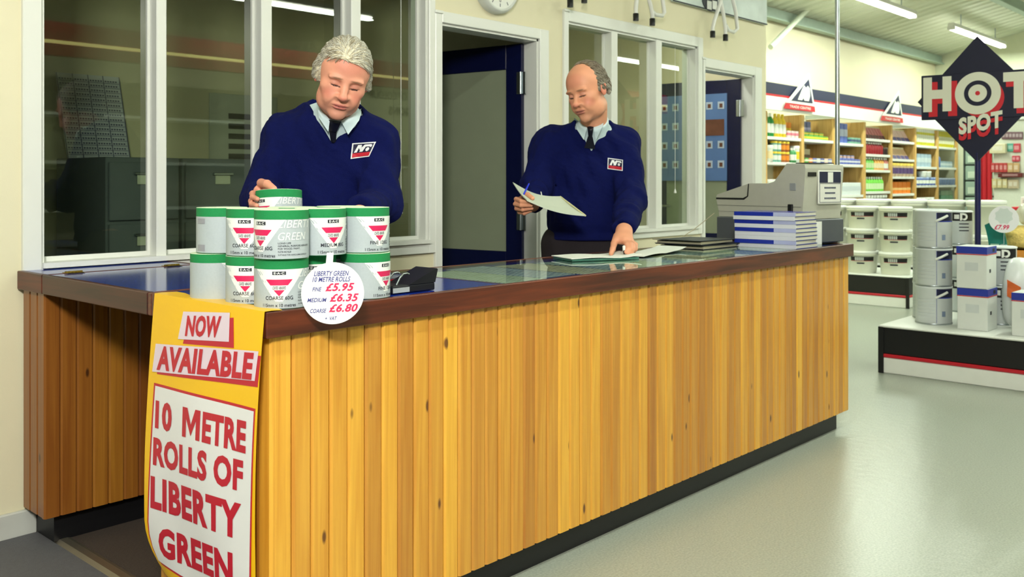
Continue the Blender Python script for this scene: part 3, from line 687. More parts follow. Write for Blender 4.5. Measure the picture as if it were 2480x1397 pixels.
MB().box(.103, .267, -.0072, -.006, .292, .345).build('navy_header', NAVY, st); MB().box(.165, .205, -.0082, -.0072, .294, .343).build('white_logo', WHITE, st)
mb = MB(); c0 = (.103, .267, .198, .290)
for a, b, c, d in ((.103, .267, .198, .2), (.103, .267, .288, .29), (.103, .105, .198, .29), (.265, .267, .198, .29)): mb.box(a, b, -.0072, -.006, c, d)
for k, (w, z) in enumerate(((.09, .268), (.08, .243), (.09, .218))):
    for i in range(9): mb.box(.185-w/2+i*w/9, .185-w/2+(i+.7)*w/9, -.0072, -.006, z-.004, z+.004)
mb.build('sticker_print', mat('sticker_ink', (70, 76, 100), .5), st)
MB().box(.02, .082, -.005, 0, .322, .342).build('name_plate', BLACK, t)
MB().bbox(-.012, 0, .065, .09, .13, .19, .002).tube([(-.008, .06, .135), (-.012, .03, .122)], .008, 8).build('key_clip', BLACK, t)
MB().box(.045, .125, -.003, -.0005, .0, .108).build('paper_note', PAPER, t)
tag(MB().tube([rp(1730, 516, 4.78), rp(1715, 528, 4.79), rp(1680, 556, 4.80), rp(1655, 572, 4.55), rp(1640, 585, 4.40)], .0022, 6).build('till_cable', mat('cream_cable', (190, 180, 150), .5)), 'thin cream cable trailing from the till to the folders', 'cable')
# ================================================================= display islands
def island(name_label, x0, x1, y0, y1, rot=False):
    t = thing('display_island', name_label, 'display', ((x0+x1)/2, (y0+y1)/2, 0))
    MB().bbox(x0, x1, y0, y1, 0, .098, .006).build('white_plinth', WHITE, t, True)
    MB().bbox(x0-.004, x1+.004, y0-.004, y1+.004, .098, .120, .004).build('red_band', RED, t, True)
    MB().bbox(x0-.002, x1+.002, y0-.002, y1+.002, .120, .283, .006).build('black_band', BLACK, t, True)
    for yy in (y0, y1): MB().bbox(x0-.010, x0+.004, yy-.016, yy+.016, 0, .286, .002).build('corner_post', BLACK, t, True)
    MB().bbox(x0-.012, x1+.012, y0-.012, y1+.012, .283, .297, .005).build('white_top', WHITE, t, True)
    return t
IT = .297
island('long display island with black and red bands nearest the right edge', 5.86, 7.5, .75, 2.275)
island('display island with black and red bands behind the counter end', 8.97, 9.75, 3.235, 4.75)
island('low display island behind the white buckets', 10.15, 11.0, 2.75, 4.75)
CANW = mat('can_white', (226, 232, 230), .3, var=.04); CANL = mat('can_label_grey', (206, 214, 214), .35, var=.08, scale=30); RIM = mat('can_rim', (170, 178, 180), .3, metal=.7)
NAVYL = mat('can_navy', (26, 28, 60), .35); BLUEL = mat('can_blue', (44, 60, 160), .35)
def arcpatch(mb, R, a0, a1, z0, z1, n=10, m=0):
    return mb.grid([[(R*math.sin(a0+(a1-a0)*i/n), -R*math.cos(a0+(a1-a0)*i/n), z) for i in range(n+1)] for z in (z1, z0)], m)
def paint_can(R, h, x, y, z, label, group, face, kind):
    t = thing('paint_can', label, 'can', (x, y, z), face, group)
    MB().lathe([(R-.004, 0), (R, .003), (R, h-.012), (R+.003, h-.010), (R+.003, h-.003), (R-.006, h), (R-.010, h-.006), (.0, h-.006)], n=36, capt=False).build('can_body', CANW, t)
    MB().lathe([(R+.0015, .0), (R+.0035, .004), (R+.0015, .009)], n=36, capb=False, capt=False).build('rim', RIM, t)
    if kind == 'blue':
        mb = MB(); arcpatch(mb, R+.0012, .15, 1.35, h*.72, h*.94); mb.build('navy_header', NAVYL, t)
        mb = MB(); arcpatch(mb, R+.0012, .15, 1.35, h*.695, h*.72); arcpatch(mb, R+.0012, .14, .16, .012, h*.94, 1); mb.build('blue_line', BLUEL, t)
        mb = MB(); arcpatch(mb, R+.0012, .45, .66, h*.22, h*.36, 3); mb.build('grey_block', mat('grey_block', (120, 136, 160), .5, var=.3, scale=120), t)
        mb = MB()
        for k in range(6): arcpatch(mb, R+.0012, -1.0, .05, h*(.2+.09*k), h*(.215+.09*k), 6)
        mb.build('small_print', CANL, t)
        pts = [((R+.006)*math.sin(a), -(R+.006+.012*math.sin((a+.1)*2.2))*math.cos(a), h*(.80+.11*(a+.1))) for a in np.linspace(-.1, 1.0, 7)]
        MB().tube([(R*math.sin(.12), -R*math.cos(.12), h*.72)]+[( (R+.007)*math.sin(a), -(R+.007)*math.cos(a), h*(.74+.12*k/4)) for k, a in enumerate(np.linspace(.2, .75, 5))], .008, 8).build('handle', WHITE, t)
    else:
        mb = MB(); arcpatch(mb, R+.0012, -1.2, 1.2, h*.70, h*.95); mb.build('black_header', BLACK, t)
        mb = MB(); mb.text('D', lambda a, b: ((R+.002)*math.sin(.35+a/R), -(R+.002)*math.cos(.35+a/R), h*.825+b)); mb.build('letter', WHITE, t)
        mb = MB(); arcpatch(mb, R+.0016, -.35, .0, h*.76, h*.89, 4); mb.build('white_oval', WHITE, t)
        mb = MB()
        for k in range(3): arcpatch(mb, R+.0012, .0, .75, h*(.60-.1*k), h*(.63-.1*k), 4)
        mb.build('small_print', INK, t)
    return t
pos = ['bottom', 'middle', 'top']
fc = math.atan2(-6.16, 2.06)
for k in range(3):
    paint_can(.106, .236, 6.165, 2.063, IT+k*.2365, 'white paint can with navy header, %s of the front stack on near island' % pos[k], 'white paint cans on the near island', fc, 'blue')
    paint_can(.106, .236, 6.385, 2.158, IT+k*.2365, 'white paint can half hidden behind, %s of the rear stack on near island' % pos[k], 'white paint cans on the near island', fc-.5, 'blue')
    paint_can(.087, .229, 6.86, 2.13, IT+k*.2295, 'white can with black D header, %s of the stack beside the sign pole' % pos[k], 'black-headed cans on the near island', fc+.0, 'D')
for k in range(2): paint_can(.087, .242, 6.42, 1.742, IT+k*.2425, 'white can with black D header, %s of the pair behind the blue-topped boxes' % ('lower', 'upper')[k], 'black-headed cans on the near island', fc-.1, 'D')
BOXW = mat('carton_white', (222, 226, 220), .5, var=.03); BOXB = mat('carton_blue', (38, 56, 156), .45)
def carton(x, y, z, w, d, h, label, rz=0):
    t = thing('paint_carton', label, 'carton', (x, y, z), rz, 'blue-topped cartons on the near island')
    MB().bbox(0, d, -w, 0, 0, h, .003).build('carton_body', BOXW, t)
    MB().bbox(-.0012, d+.0012, -w-.0012, .0012, h-.045, h-.001, .002).build('blue_band', BOXB, t)
    MB().box(-.0014, d+.0014, -w-.0014, .0014, h-.050, h-.045).build('red_line', RED, t)
    MB().box(-.0012, 0, -w*.72, -w*.28, h*.42, h*.62).build('grey_print', mat('faint_print', (204, 210, 208), .5), t)
    MB().box(.05, .075, -w-.0016, -w, h*.38, h*.46).box(.11, .15, -w-.0022, -w-.0012, h-.034, h-.014).build('barcode', INK, t)
    return t
carton(6.0, 1.872, IT, .170, .19, .25, 'lower white carton with blue band in the stacked pair'); carton(5.995, 1.875, IT+.2505, .170, .19, .25, 'upper white carton with blue band in the stacked pair')
carton(5.95, 1.560, IT, .170, .19, .25, 'single white carton with blue band at the right edge of photo')
# ---- plaster bag, sponge drum, tag, green pack on the island
def blob(name, label, cat, c, r, mats, seed, amp=.12, n=20, m=14, flat=True):
    rs = np.random.RandomState(seed); ph = rs.rand(6)*6.28; mb = MB(); P = []
    for j in range(m+1):
        th = PI*j/m; row = []
        for i in range(n+1):
            a = 2*PI*i/n; k = 1+amp*(math.sin(3*a+ph[0]+2*th)+.7*math.sin(5*a+ph[1]-3*th)+.5*math.sin(7*th+ph[2]+a))*math.sin(th)
            q = lambda v: math.copysign(abs(v)**.75, v)
            row.append((r[0]*k*q(math.sin(th))*math.cos(a), r[1]*k*q(math.sin(th))*math.sin(a), r[2]+r[2]*q(math.cos(th))))
        P.append(row)
    return tag(mb.grid(P).build(name, mats), label, cat)
o = blob('plaster_bag', 'white plastic bag of plaster leaning beside the cartons', 'bag', None, (.092, .092, .215), mat('bag_plastic', (230, 234, 232), .3, var=.05), 3, .06)
o.location = (6.275, 1.603, IT)
MB().grid([[(-.099-.003*math.sin(j*1.2), .040-.075*i/6, .17+.10*j/6-.04*i/6+.03) for i in range(7)] for j in range(7)], thick=(-.002, 0, 0)).build('orange_print', mat('bag_orange', (236, 110, 50), .4, var=.25, scale=18), o)
t = thing('sponge_drum', 'orange wooden drum heaped with a yellow natural sponge', 'drum', (6.93, 1.745, IT))
for k in range(14):
    a = 2*PI*k/14; w = 2*PI*.165/14*.96; M_ = Matrix.Rotation(a, 4, 'Z')
    MB().bbox(-w/2, w/2, -.172, -.158, 0, .44, .003).move(M_).build('stave', mat('orange_wood', (206, 132, 26), .45, var=.25, scale=8, stretch=(6, 6, 1)), t)
for z in (.06, .36): MB().lathe([(.173, z), (.175, z+.012), (.173, z+.024)], n=32, capb=False, capt=False).build('hoop', mat('dark_hoop', (120, 70, 20), .4), t)
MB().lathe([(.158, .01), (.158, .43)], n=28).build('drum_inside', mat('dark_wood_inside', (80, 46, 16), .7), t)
o = blob('natural_sponge', 'large yellow natural sponge heaped on the orange drum', 'sponge', None, (.185, .185, .08), mat('sponge_yellow', (226, 196, 112), .9, var=.25, scale=60, bump=1.0, bscale=90), 9, .07, 36, 20); o.location = (6.93, 1.745, IT+.435)
o = blob('clear_bag', 'small clear plastic bag of sponges on top of the sponge heap', 'bag', None, (.07, .07, .075), mat('clear_bag', (228, 226, 206), .2, var=.15), 12, .1); o.location = (6.90, 1.70, IT+.597)
t = thing('round_price_card', 'round white price card reading £7.99 on a wire stand', 'card', (6.45, 1.735, IT+.4855), math.atan2(-6.45, 1.735))
MB().prism([(.085*math.cos(2*PI*k/40), .165+.085*math.sin(2*PI*k/40)) for k in range(40)], -.002, .0).build('disc', PWHT, t); MB().text('p799', lambda a, b: (a-.012, -.0028, .115+b)).build('lettering', REDINK, t)
MB().prism([(.045*math.cos(2*PI*k/16)*(1+.2*(k % 2)), .185+.045*math.sin(2*PI*k/16)*(1+.2*(k % 2))) for k in range(16)], -.0028, -.002).build('faint_star', mat('faint_star', (206, 216, 210), .5), t)
MB().tube([(0, .004, .09), (0, .006, .01), (-.02, .02, .003), (.02, .02, .003)], .002, 6).build('wire_stand', STEEL, t)
t = thing('green_pack', 'teal plastic pack slanting behind the sign pole', 'pack', (6.70, 1.86, IT+.32), 0)
MB().grid([[(.0+.01*math.sin(j), .06-.11*i/4-.05*j/6, .28-.25*j/6+.06*math.sin(i)*.3) for i in range(5)] for j in range(7)], thick=(.02, 0, 0)).build('pack_body', mat('teal_pack', (34, 128, 116), .3, var=.3, scale=14), t); MB().box(-.012, -.008, -.03, .02, .10, .16).build('pale_print', mat('pack_pale', (170, 214, 190), .4), t)
MB().tube([(.01, .0, .0), (.01, .0, -.32)], .006, 6).build('pack_stem', STEEL, t)
# ---- white buckets
BUCK = mat('bucket_white', (232, 234, 214), .4, var=.03)
def bucket(x, y, z, R, h, label, group, face, lab=True):
    t = thing('white_bucket', label, 'bucket', (x, y, z), face, group)
    MB().lathe([(R*.84, 0), (R*.86, .004), (R*.97, h*.80), (R*1.0, h*.80), (R*1.0, h*.86), (R*.98, h*.87)], n=32).build('bucket_body', BUCK, t)
    MB().lathe([(R*1.0, h*.87), (R*1.03, h*.88), (R*1.03, h*.965), (R*.99, h*.99), (R*.9, h*.99), (R*.88, h)], n=32).build('lid', WHITE, t)
    if lab:
        rr = lambda z_: R*(.86+.11*z_/(h*.8))+.0015
        def ap(a0, a1, z0, z1, n=8):
            return [[(rr(zz)*math.sin(a0+(a1-a0)*i/n), -rr(zz)*math.cos(a0+(a1-a0)*i/n), zz) for i in range(n+1)] for zz in (z1, z0)]
        MB().grid(ap(-.95, .65, h*.56, h*.74)).build('black_label', BLACK, t)
        mb = MB()
        for k in range(5): mb.grid([[(p[0]*1.004, p[1]*1.004, p[2]) for p in r] for r in ap(-.62+.12*k, -.53+.12*k, h*.57, h*.72, 2)])
        mb.build('label_lettering', mat('label_grey', (180, 186, 180), .5), t)
        MB().grid(ap(-.95, .65, h*.545, h*.56)).build('red_line', RED, t); MB().grid(ap(-.5, .0, h*.42, h*.48, 4)).build('small_print', INK, t)
fb = math.atan2(-9.1, 3.4)
cols = ['right-hand', 'middle', 'left-hand']
for c, yy in enumerate((3.415, 3.735, 4.055)):
    for k in range(3): bucket(9.15, yy, IT+k*.2165, .150, .216, 'white bucket with black label, %s of the %s column behind the counter end' % (pos[k], cols[c]), 'labelled white buckets', fb+.15)
for c in range(5):
    for k in range(2): bucket(10.42, 2.97+c*.385, IT+k*.349, .185, .348, 'plain white tub in the %s row behind labelled buckets, %s from the right' % (('lower', 'upper')[k], ORD[c]), 'plain white tubs in the %s row' % ('lower', 'upper')[k], 0, False)

# ================================================================= HOT SPOT sign
sx, sy = 6.60, 1.935
t = thing('hot_spot_sign', 'navy diamond HOT SPOT sign on a post above the near island', 'sign', (sx, sy, IT), math.radians(-90+3))
SN = mat('sign_navy', (16, 18, 46), .45); SW = mat('sign_white', (226, 226, 206), .5, var=.03); SR = mat('sign_red', (206, 36, 48), .5)
zc = 1.722-IT
MB().tube([(0, .012, 0), (0, .012, zc-.35)], .019, 12).build('post', mat('post_navy', (18, 22, 74), .35), t); MB().lathe([(.10, 0), (.10, .006), (.03, .014)], 0, .012, 0, 24).build('post_base', BLACK, t)
MB().prism([(0, -.412), (.372, 0), (0, .412), (-.372, 0)], -.006, .006, plane='xz').move(Matrix.Translation((0, 0, zc))).build('diamond_board', SN, t)
MB().bbox(-.345, .352, -.014, -.007, zc-.125, zc+.175, .002).build('word_board', SN, t)
def ring(mb, R, r, x, z, y, n=48):
    P = [[(x+q*math.cos(2*PI*k/n), y, z+q*math.sin(2*PI*k/n)) for k in range(n+1)] for q in (R, r)]
    return mb.grid(P, smooth=False, thick=(0, .002, 0))
def letter(key, x, z, y, m, name, sk=0): MB().text(key, lambda a, b: (x+a, y, z+b+sk*a)).build(name, m, t)
letter('H', -.208, zc+.012, -.0150, SR, 'red_shadow'); letter('H', -.243, zc+.045, -.0165, SW, 'letter_h')
letter('T', .262, zc+.012, -.0150, SR, 'red_shadow'); letter('T', .246, zc+.045, -.0165, SW, 'letter_t')
ring(MB(), .128, .07, .035, zc+.005, -.0150).build('red_shadow', SR, t); ring(MB(), .138, .083, .006, zc+.038, -.0175).build('letter_o', SW, t); ring(MB(), .083, .056, .006, zc+.038, -.0170).build('target_ring', SN, t); ring(MB(), .056, .0145, .006, zc+.038, -.0172).build('target_ring', SW, t); ring(MB(), .0145, .0001, .006, zc+.038, -.0174).build('target_dot', SR, t)
letter('spot', .022, zc-.195, -.0155, SR, 'red_shadow', .16); letter('spot', .022, zc-.155, -.0185, SW, 'word_spot', .16)

# ================================================================= shelving along the back wall
SY = 5.10; BX = [8.85, 9.78, 10.71, 11.62, 12.56, 13.51, 14.45, 15.42, 16.34]
SH = [[1.70, 1.41, 1.02], [1.70, 1.41, 1.02], [1.70, 1.41, 1.02], [1.685, 1.41, 1.01], [1.77, 1.56, 1.345, 1.05, .80], [1.77, 1.51, 1.26, 1.01, .74], [1.735, 1.41, 1.13, .80], [1.735, 1.41, 1.13, .80]]
nth = ['hidden', 'first', 'second', 'third', 'fourth', 'fifth', 'sixth', 'seventh']
BACKB = mat('shelf_back_dark', (120, 104, 66), .7, var=.1)
for i in range(1, 8):
    t = thing('shelf_bay', 'pine shelving bay with white shelves, %s from the partition end' % nth[i], 'shelving', ((BX[i]+BX[i+1])/2, SY+.2, 0), 0, 'shelving bays along the back wall')
    MB().bbox(BX[i]-.035, BX[i]+.035, SY-.005, SY+.03, 0, 1.985, .003).box(BX[i]-.012, BX[i]+.012, SY+.03, 5.48, 0, 1.985).build('upright', SHELFPINE, t, True)
    MB().box(BX[i]-.034, BX[i+1]-.037, 5.475, 5.49, 0, 1.985).build('back_panel', CREAM if i < 4 else BACKB, t, True)
    for z in SH[i]+[.45, .12]: MB().bbox(BX[i]+.036, BX[i+1]-.037, SY, 5.47, z-.035, z, .003).build('shelf', WHITE, t, True)
MB().bbox(BX[8]-.035, BX[8]+.035, SY-.005, SY+.03, 0, 1.985, .003).build('upright', SHELFPINE, t, True)
t = thing('shelf_header', 'navy, red and white header board above the shelving', 'header', (12.6, 5.05, 1.99))
MB().bbox(8.9, 16.34, 5.03, 5.06, 1.99, 2.148, .003).build('white_band', WHITE, t, True); MB().bbox(8.9, 16.34, 5.03, 5.06, 2.148, 2.172, .002).build('red_band', RED, t, True); MB().bbox(8.9, 16.34, 5.03, 5.06, 2.172, 2.30, .002).build('navy_band', NAVY, t, True)
for s in (9.0, 11.6, 14.4, 16.3): MB().box(s-.02, s+.02, 5.06, 5.48, 1.991, 2.04).build('bracket', STEEL, t, True)
def tri_sign(dx, label):
    t = thing('triangle_sign', label, 'sign', (10.45+dx, 5.0, 2.02))
    MB().prism([(-.36, .07), (.37, .07), (.225, .455)][::-1], 0, .01).build('white_triangle', WHITE, t); MB().prism([(-.245, .10), (.315, .10), (.21, .385)][::-1], -.003, 0).build('navy_triangle', NAVY, t)
    MB().prism([(-.08, .12), (.03, .12), (.06, .15), (.09, .12), (.20, .12), (.235, .18), (.23, .27), (.18, .30), (.13, .27), (.08, .30), (.03, .25)][::-1], -.006, -.003).build('white_logo', WHITE, t)
    rb = MB().prism([(-.41, .0), (.39, .0), (.375, .066), (-.365, .066)][::-1], 0, .01).build('red_strip', RED, t)
    MB().text('tr', lambda a, b: (a*1.3-.01, -.002, .033+b)).build('lettering', WHITE, rb)
tri_sign(0, 'triangular navy and white logo sign nearest the partition on the header'); tri_sign(2.85, 'triangular navy and white logo sign left of the diamond sign')
# ---- goods on the shelves
PC = {}
def pm(c, r=.4): 
    k = 'goods_%d_%d_%d' % c
    return mat(k, c, r, var=.08, scale=40)
def bottle_mesh(R, h, body, cap, lab=None):
    mb = MB(); mb.lathe([(R*.92, 0), (R, .008), (R, h*.66), (R*.55, h*.80), (R*.36, h*.84), (R*.36, h*.86)], n=12, capt=False); mb.lathe([(R*.44, h*.85), (R*.44, h*.985), (R*.38, h)], n=10, m=1)
    if lab: mb.lathe([(R*1.02, h*.15), (R*1.02, h*.55)], n=12, m=2, capb=False, capt=False)
    return mb.mesh('bottle', [pm(body), pm(cap)]+([pm(lab)] if lab else []))
def tub_mesh(R, h, body, cap, lab=None):
    mb = MB(); mb.lathe([(R*.94, 0), (R, .006), (R, h*.82)], n=14); mb.lathe([(R*1.05, h*.80), (R*1.05, h*.97), (R*.98, h)], n=14, m=1)
    if lab: mb.lathe([(R*1.02, h*.2), (R*1.02, h*.65)], n=14, m=2, capb=False, capt=False)
    return mb.mesh('tub', [pm(body), pm(cap)]+([pm(lab)] if lab else []))
def box_mesh(w, d, h, c, band=None, z0=.35, z1=.7):
    mb = MB(); mb.bbox(-w/2, w/2, 0, d, 0, h, min(.004, w*.1))
    if band: mb.box(-w/2-.001, w/2+.001, -.001, d*.5, h*z0, h*z1, 1)
    return mb.mesh('box', [pm(c)]+([pm(band)] if band else []))
def card_mesh(w, h, c, band):
    mb = MB(); mb.prism([(0, 0), (.10, h*.97), (.115, h*.97), (.03, 0)], -w/2, w/2, plane='yz'); mb.prism([(-.001, h*.02), (.028, h*.32), (.03, h*.3), (.002, h*.0)], -w/2*.9, w/2*.9, 1, 'yz'); mb.box(-w/2*1.01, w/2*1.01, .09, .12, h*.8, h*.98, 2)
    return mb.mesh('card_pack', [pm(c), pm(band), pm((232, 226, 190))])
def row(kind, me, bay, shelf, f0, f1, n, label, y=.05, z=0, name=None, cat=None, depth=1):
    x0, x1 = BX[bay]+.05, BX[bay+1]-.05; zz = SH[bay][shelf]+.0006+z
    for dd in range(depth):
        for k in range(n):
            x = x0+(x1-x0)*(f0+(f1-f0)*(k+.5)/n)
            o = bpy.data.objects.new(name or kind, me); put(o); o.location = (x, SY+y+dd*.1, zz); tag(o, label if n == 1 else label+', %s from left' % ORD[k], cat or kind.replace('_', ' ').split()[-1], label)
G_, W_, Y_, O_, R_, N_ = (40, 140, 66), (232, 236, 226), (232, 200, 48), (232, 140, 40), (150, 26, 36), (44, 56, 120)
row('spray_bottle', bottle_mesh(.042, .27, G_, W_, W_), 1, 0, .02, .24, 2, 'green and white spray bottle on top shelf of first bay', cat='bottle')
row('squeeze_bottle', bottle_mesh(.042, .27, Y_, Y_, W_), 1, 0, .27, .60, 3, 'yellow and white bottle on top shelf of first bay', cat='bottle')
row('orange_tub', tub_mesh(.045, .19, O_, O_, Y_), 1, 0, .62, .98, 3, 'orange tub on top shelf of first bay', .14, cat='tub')
row('small_box', box_mesh(.085, .08, .085, (236, 214, 210), (220, 120, 140)), 1, 0, .63, .99, 3, 'low pink and white box on top shelf of first bay', .02, cat='box')
row('white_tub', tub_mesh(.06, .19, W_, W_, (238, 220, 170)), 1, 1, .0, .22, 1, 'white tub at the left of second shelf in first bay', cat='tub')
row('teal_jar', tub_mesh(.042, .12, (110, 176, 160), Y_, W_), 1, 1, .22, .46, 2, 'teal jar with yellow lid on second shelf of first bay', cat='jar')
row('teal_jar', tub_mesh(.042, .12, (110, 176, 160), Y_, W_), 1, 1, .22, .46, 2, 'teal jar stacked on another on second shelf of first bay', z=.122, cat='jar')
row('brown_jar', tub_mesh(.042, .12, (166, 92, 44), Y_, O_), 1, 1, .47, .71, 2, 'brown jar with yellow lid on second shelf of first bay', cat='jar')
row('brown_jar', tub_mesh(.042, .12, (166, 92, 44), Y_, O_), 1, 1, .47, .71, 2, 'brown jar stacked on another on second shelf of first bay', z=.122, cat='jar')
row('green_bottle', bottle_mesh(.032, .17, (60, 140, 80), W_, W_), 1, 1, .71, .86, 2, 'small green bottle on second shelf of first bay', .02, cat='bottle')
row('white_tub', tub_mesh(.055, .20, W_, W_, Y_), 1, 1, .86, 1.0, 1, 'white tub with yellow foot at right of second shelf in first bay', cat='tub')
row('white_tub', tub_mesh(.06, .19, W_, W_, (236, 190, 160)), 1, 2, .0, .35, 2, 'white tub on third shelf of first bay', cat='tub'); row('yellow_tub', tub_mesh(.043, .16, W_, Y_, O_), 1, 2, .37, .6, 2, 'yellow-lidded tub on third shelf of first bay', cat='tub')
row('flat_pack', box_mesh(.13, .22, .05, (108, 176, 72), Y_), 2, 0, .02, .95, 6, 'green-yellow flat pack, lower layer, top shelf of second bay', cat='pack'); row('flat_pack', box_mesh(.12, .18, .04, (120, 180, 80), (230, 200, 60)), 2, 0, .1, .8, 4, 'green-yellow flat pack, upper layer, top shelf of second bay', .05, .051, cat='pack')
row('blister_pack', box_mesh(.085, .05, .25, (74, 80, 104), (150, 150, 176)), 2, 0, .66, .98, 2, 'dark blue blister pack on top shelf of second bay', .28, cat='pack')
row('pale_box', box_mesh(.34, .2, .07, (190, 180, 140)), 2, 1, .1, .7, 1, 'pale flat box at the back of second shelf in second bay', .16, .1106, cat='box')
row('dark_box', box_mesh(.36, .2, .11, (96, 78, 50)), 2, 1, .1, .7, 1, 'brown box under the pale box in second bay', .16, cat='box')
for k in range(7):
    c = [(90, 160, 70), (220, 130, 70), (100, 110, 180), (200, 206, 220), (70, 84, 160), (230, 200, 190), (110, 120, 190)][k]
    row('small_packet', box_mesh(.10, .15, .06, c, (230, 226, 210)), 2, 1, .03+.135*k, .135+.135*k, 1, '%s small packet from the left on second shelf of second bay' % ['first', 'second', 'third', 'fourth', 'fifth', 'sixth', 'seventh'][k], .0, cat='packet')
row('blister_pack', box_mesh(.10, .05, .26, (92, 112, 190), (190, 200, 226)), 3, 0, .02, .58, 4, 'blue blister pack standing on top shelf of third bay', .06, cat='pack'); row('green_packet', box_mesh(.10, .14, .08, (120, 170, 150), (60, 80, 120)), 3, 0, .58, .98, 3, 'low grey-green packet on top shelf of third bay', .02, cat='packet')
row('blue_packet', box_mesh(.09, .16, .07, (84, 98, 180), (214, 216, 226)), 3, 1, .02, .96, 8, 'small blue and white packet on second shelf of third bay', .02, cat='packet'); row('blue_packet', box_mesh(.09, .14, .05, (150, 160, 210), (230, 180, 150)), 3, 1, .1, .85, 5, 'pale blue packet, upper layer, second shelf of third bay', .06, .071, cat='packet')
row('white_carton', box_mesh(.80, .3, .16, (224, 232, 232), (206, 216, 220)), 3, 2, .0, 1, 1, 'large white carton on third shelf of third bay', .02, cat='carton')
row('card_pack', card_mesh(.085, .19, (196, 120, 126), (90, 60, 70)), 4, 0, .0, .98, 8, 'red and cream card pack leaning on top shelf of fourth bay', cat='pack')
row('red_bottle', bottle_mesh(.036, .165, R_, W_), 4, 1, .0, .78, 8, 'red bottle with white cap on second shelf of fourth bay', cat='bottle'); row('dark_tin', tub_mesh(.05, .1, (50, 34, 34), (70, 60, 50)), 4, 1, .8, .98, 1, 'dark tin at right of second shelf in fourth bay', cat='tin')
row('green_bottle', bottle_mesh(.036, .172, (120, 196, 90), W_, (190, 214, 160)), 4, 2, .0, .40, 4, 'green bottle with pale label on third shelf of fourth bay', cat='bottle'); row('orange_bottle', bottle_mesh(.036, .172, (226, 168, 80), W_, (230, 214, 176)), 4, 2, .42, .82, 4, 'orange bottle with pale label on third shelf of fourth bay', cat='bottle'); row('pink_bottle', bottle_mesh(.034, .17, (200, 120, 110), W_, W_), 4, 2, .84, 1, 2, 'pink bottle at right of third shelf in fourth bay', cat='bottle')
row('green_bottle', bottle_mesh(.037, .20, (118, 204, 70), W_, (206, 230, 180)), 4, 3, .0, .80, 8, 'bright green bottle with white cap on fourth shelf of fourth bay', cat='bottle'); row('white_capped_jar', tub_mesh(.04, .2, (60, 60, 52), W_), 4, 4, .0, .95, 8, 'jar with white lid on fifth shelf of fourth bay', cat='jar')
row('slanted_box', card_mesh(.15, .19, (228, 196, 190), (64, 60, 130)), 5, 0, .0, .98, 5, 'pink and navy pack leaning on top shelf of fifth bay', cat='pack'); row('slanted_box', card_mesh(.15, .18, (226, 190, 150), (60, 54, 110)), 5, 1, .0, .95, 5, 'orange and navy pack leaning on second shelf of fifth bay', cat='pack')
row('patterned_tin', tub_mesh(.06, .19, (216, 190, 160), (226, 200, 90), (90, 70, 120)), 5, 2, .0, 1, 6, 'cream tin with yellow lid on third shelf of fifth bay', cat='tin'); row('orange_box', box_mesh(.155, .2, .17, (238, 130, 36), (240, 190, 120), .3, .5), 5, 3, .0, 1, 5, 'bright orange box on fourth shelf of fifth bay', cat='box')
row('tall_tube', tub_mesh(.034, .25, (206, 200, 60), W_, (232, 236, 214)), 6, 0, .0, .98, 10, 'yellow and white tube on top shelf of sixth bay', cat='tube'); row('tall_tube', tub_mesh(.034, .25, (206, 196, 40), (190, 180, 40), (226, 226, 190)), 7, 0, .0, .98, 10, 'yellow tube on top shelf of seventh bay', cat='tube')
row('clear_pack', box_mesh(.14, .15, .20, (166, 190, 206), (206, 220, 226)), 6, 1, .0, .9, 5, 'pale blue clear pack on second shelf of sixth bay', cat='pack'); row('clear_pack', box_mesh(.16, .15, .10, (150, 176, 190), (200, 214, 220)), 7, 1, .18, .98, 4, 'low pale blue pack on second shelf of seventh bay', cat='pack'); row('blue_bottle', bottle_mesh(.05, .22, (90, 120, 180), (120, 160, 190)), 7, 1, .0, .16, 1, 'blue bottle at left of second shelf in seventh bay', cat='bottle')
row('blue_tin', tub_mesh(.06, .12, (70, 100, 190), (150, 170, 210), W_), 6, 2, .0, .98, 6, 'blue tin on third shelf of sixth bay', cat='tin'); row('white_tin', tub_mesh(.07, .09, W_, W_), 6, 2, .3, .75, 2, 'white tin stacked on blue tins in sixth bay', z=.122, cat='tin'); row('grey_tin', tub_mesh(.06, .11, (116, 134, 164), (150, 160, 176)), 7, 2, .0, .98, 6, 'grey-blue tin on third shelf of seventh bay', cat='tin')
row('blue_tin', tub_mesh(.07, .14, (80, 110, 180), W_), 6, 3, .0, .9, 4, 'blue tin on lowest visible shelf of sixth bay', cat='tin'); row('green_carton', box_mesh(.18, .2, .24, (170, 204, 180), (96, 150, 120)), 7, 3, .3, 1, 3, 'pale green carton on lowest visible shelf of seventh bay', cat='carton')
# ================================================================= far end: stacked bins, red post, peg board, red-edged counter
BINM = mat('grey_green_bin', (150, 172, 156), .5, var=.1); BIND = mat('dark_bin_gap', (56, 66, 60), .6)
for c in range(2):
    for k in range(7):
        y = 4.53-c*.36; z = .25+k*.24
        tagged = MB().bbox(15.4, 15.8, y-.16, y+.16, z, z+.215, .01).box(15.392, 15.4, y-.12, y+.12, z+.03, z+.13, 1).mesh('bin', [BINM, mat('bin_label', (196, 212, 190), .5)])
        o = put(bpy.data.objects.new('storage_bin', tagged)); tag(o, 'grey-green storage bin in the %s column, row %s from the floor' % (('left', 'right')[c], ['one', 'two', 'three', 'four', 'five', 'six', 'seven'][k]), 'bin', 'grey-green bins at the far end')
    for k in range(8): pass
t = thing('bin_rack', 'dark rack holding the grey-green storage bins at far end', 'rack', (15.6, 4.35, 0))
for y in (4.71, 4.35, 3.99): MB().box(15.42, 15.85, y-.012, y+.012, 0, 2.0).build('upright', BIND, t, True)
MB().box(15.85, 15.87, 3.98, 4.72, 0, 2.0).build('back_panel', BIND, t, True)
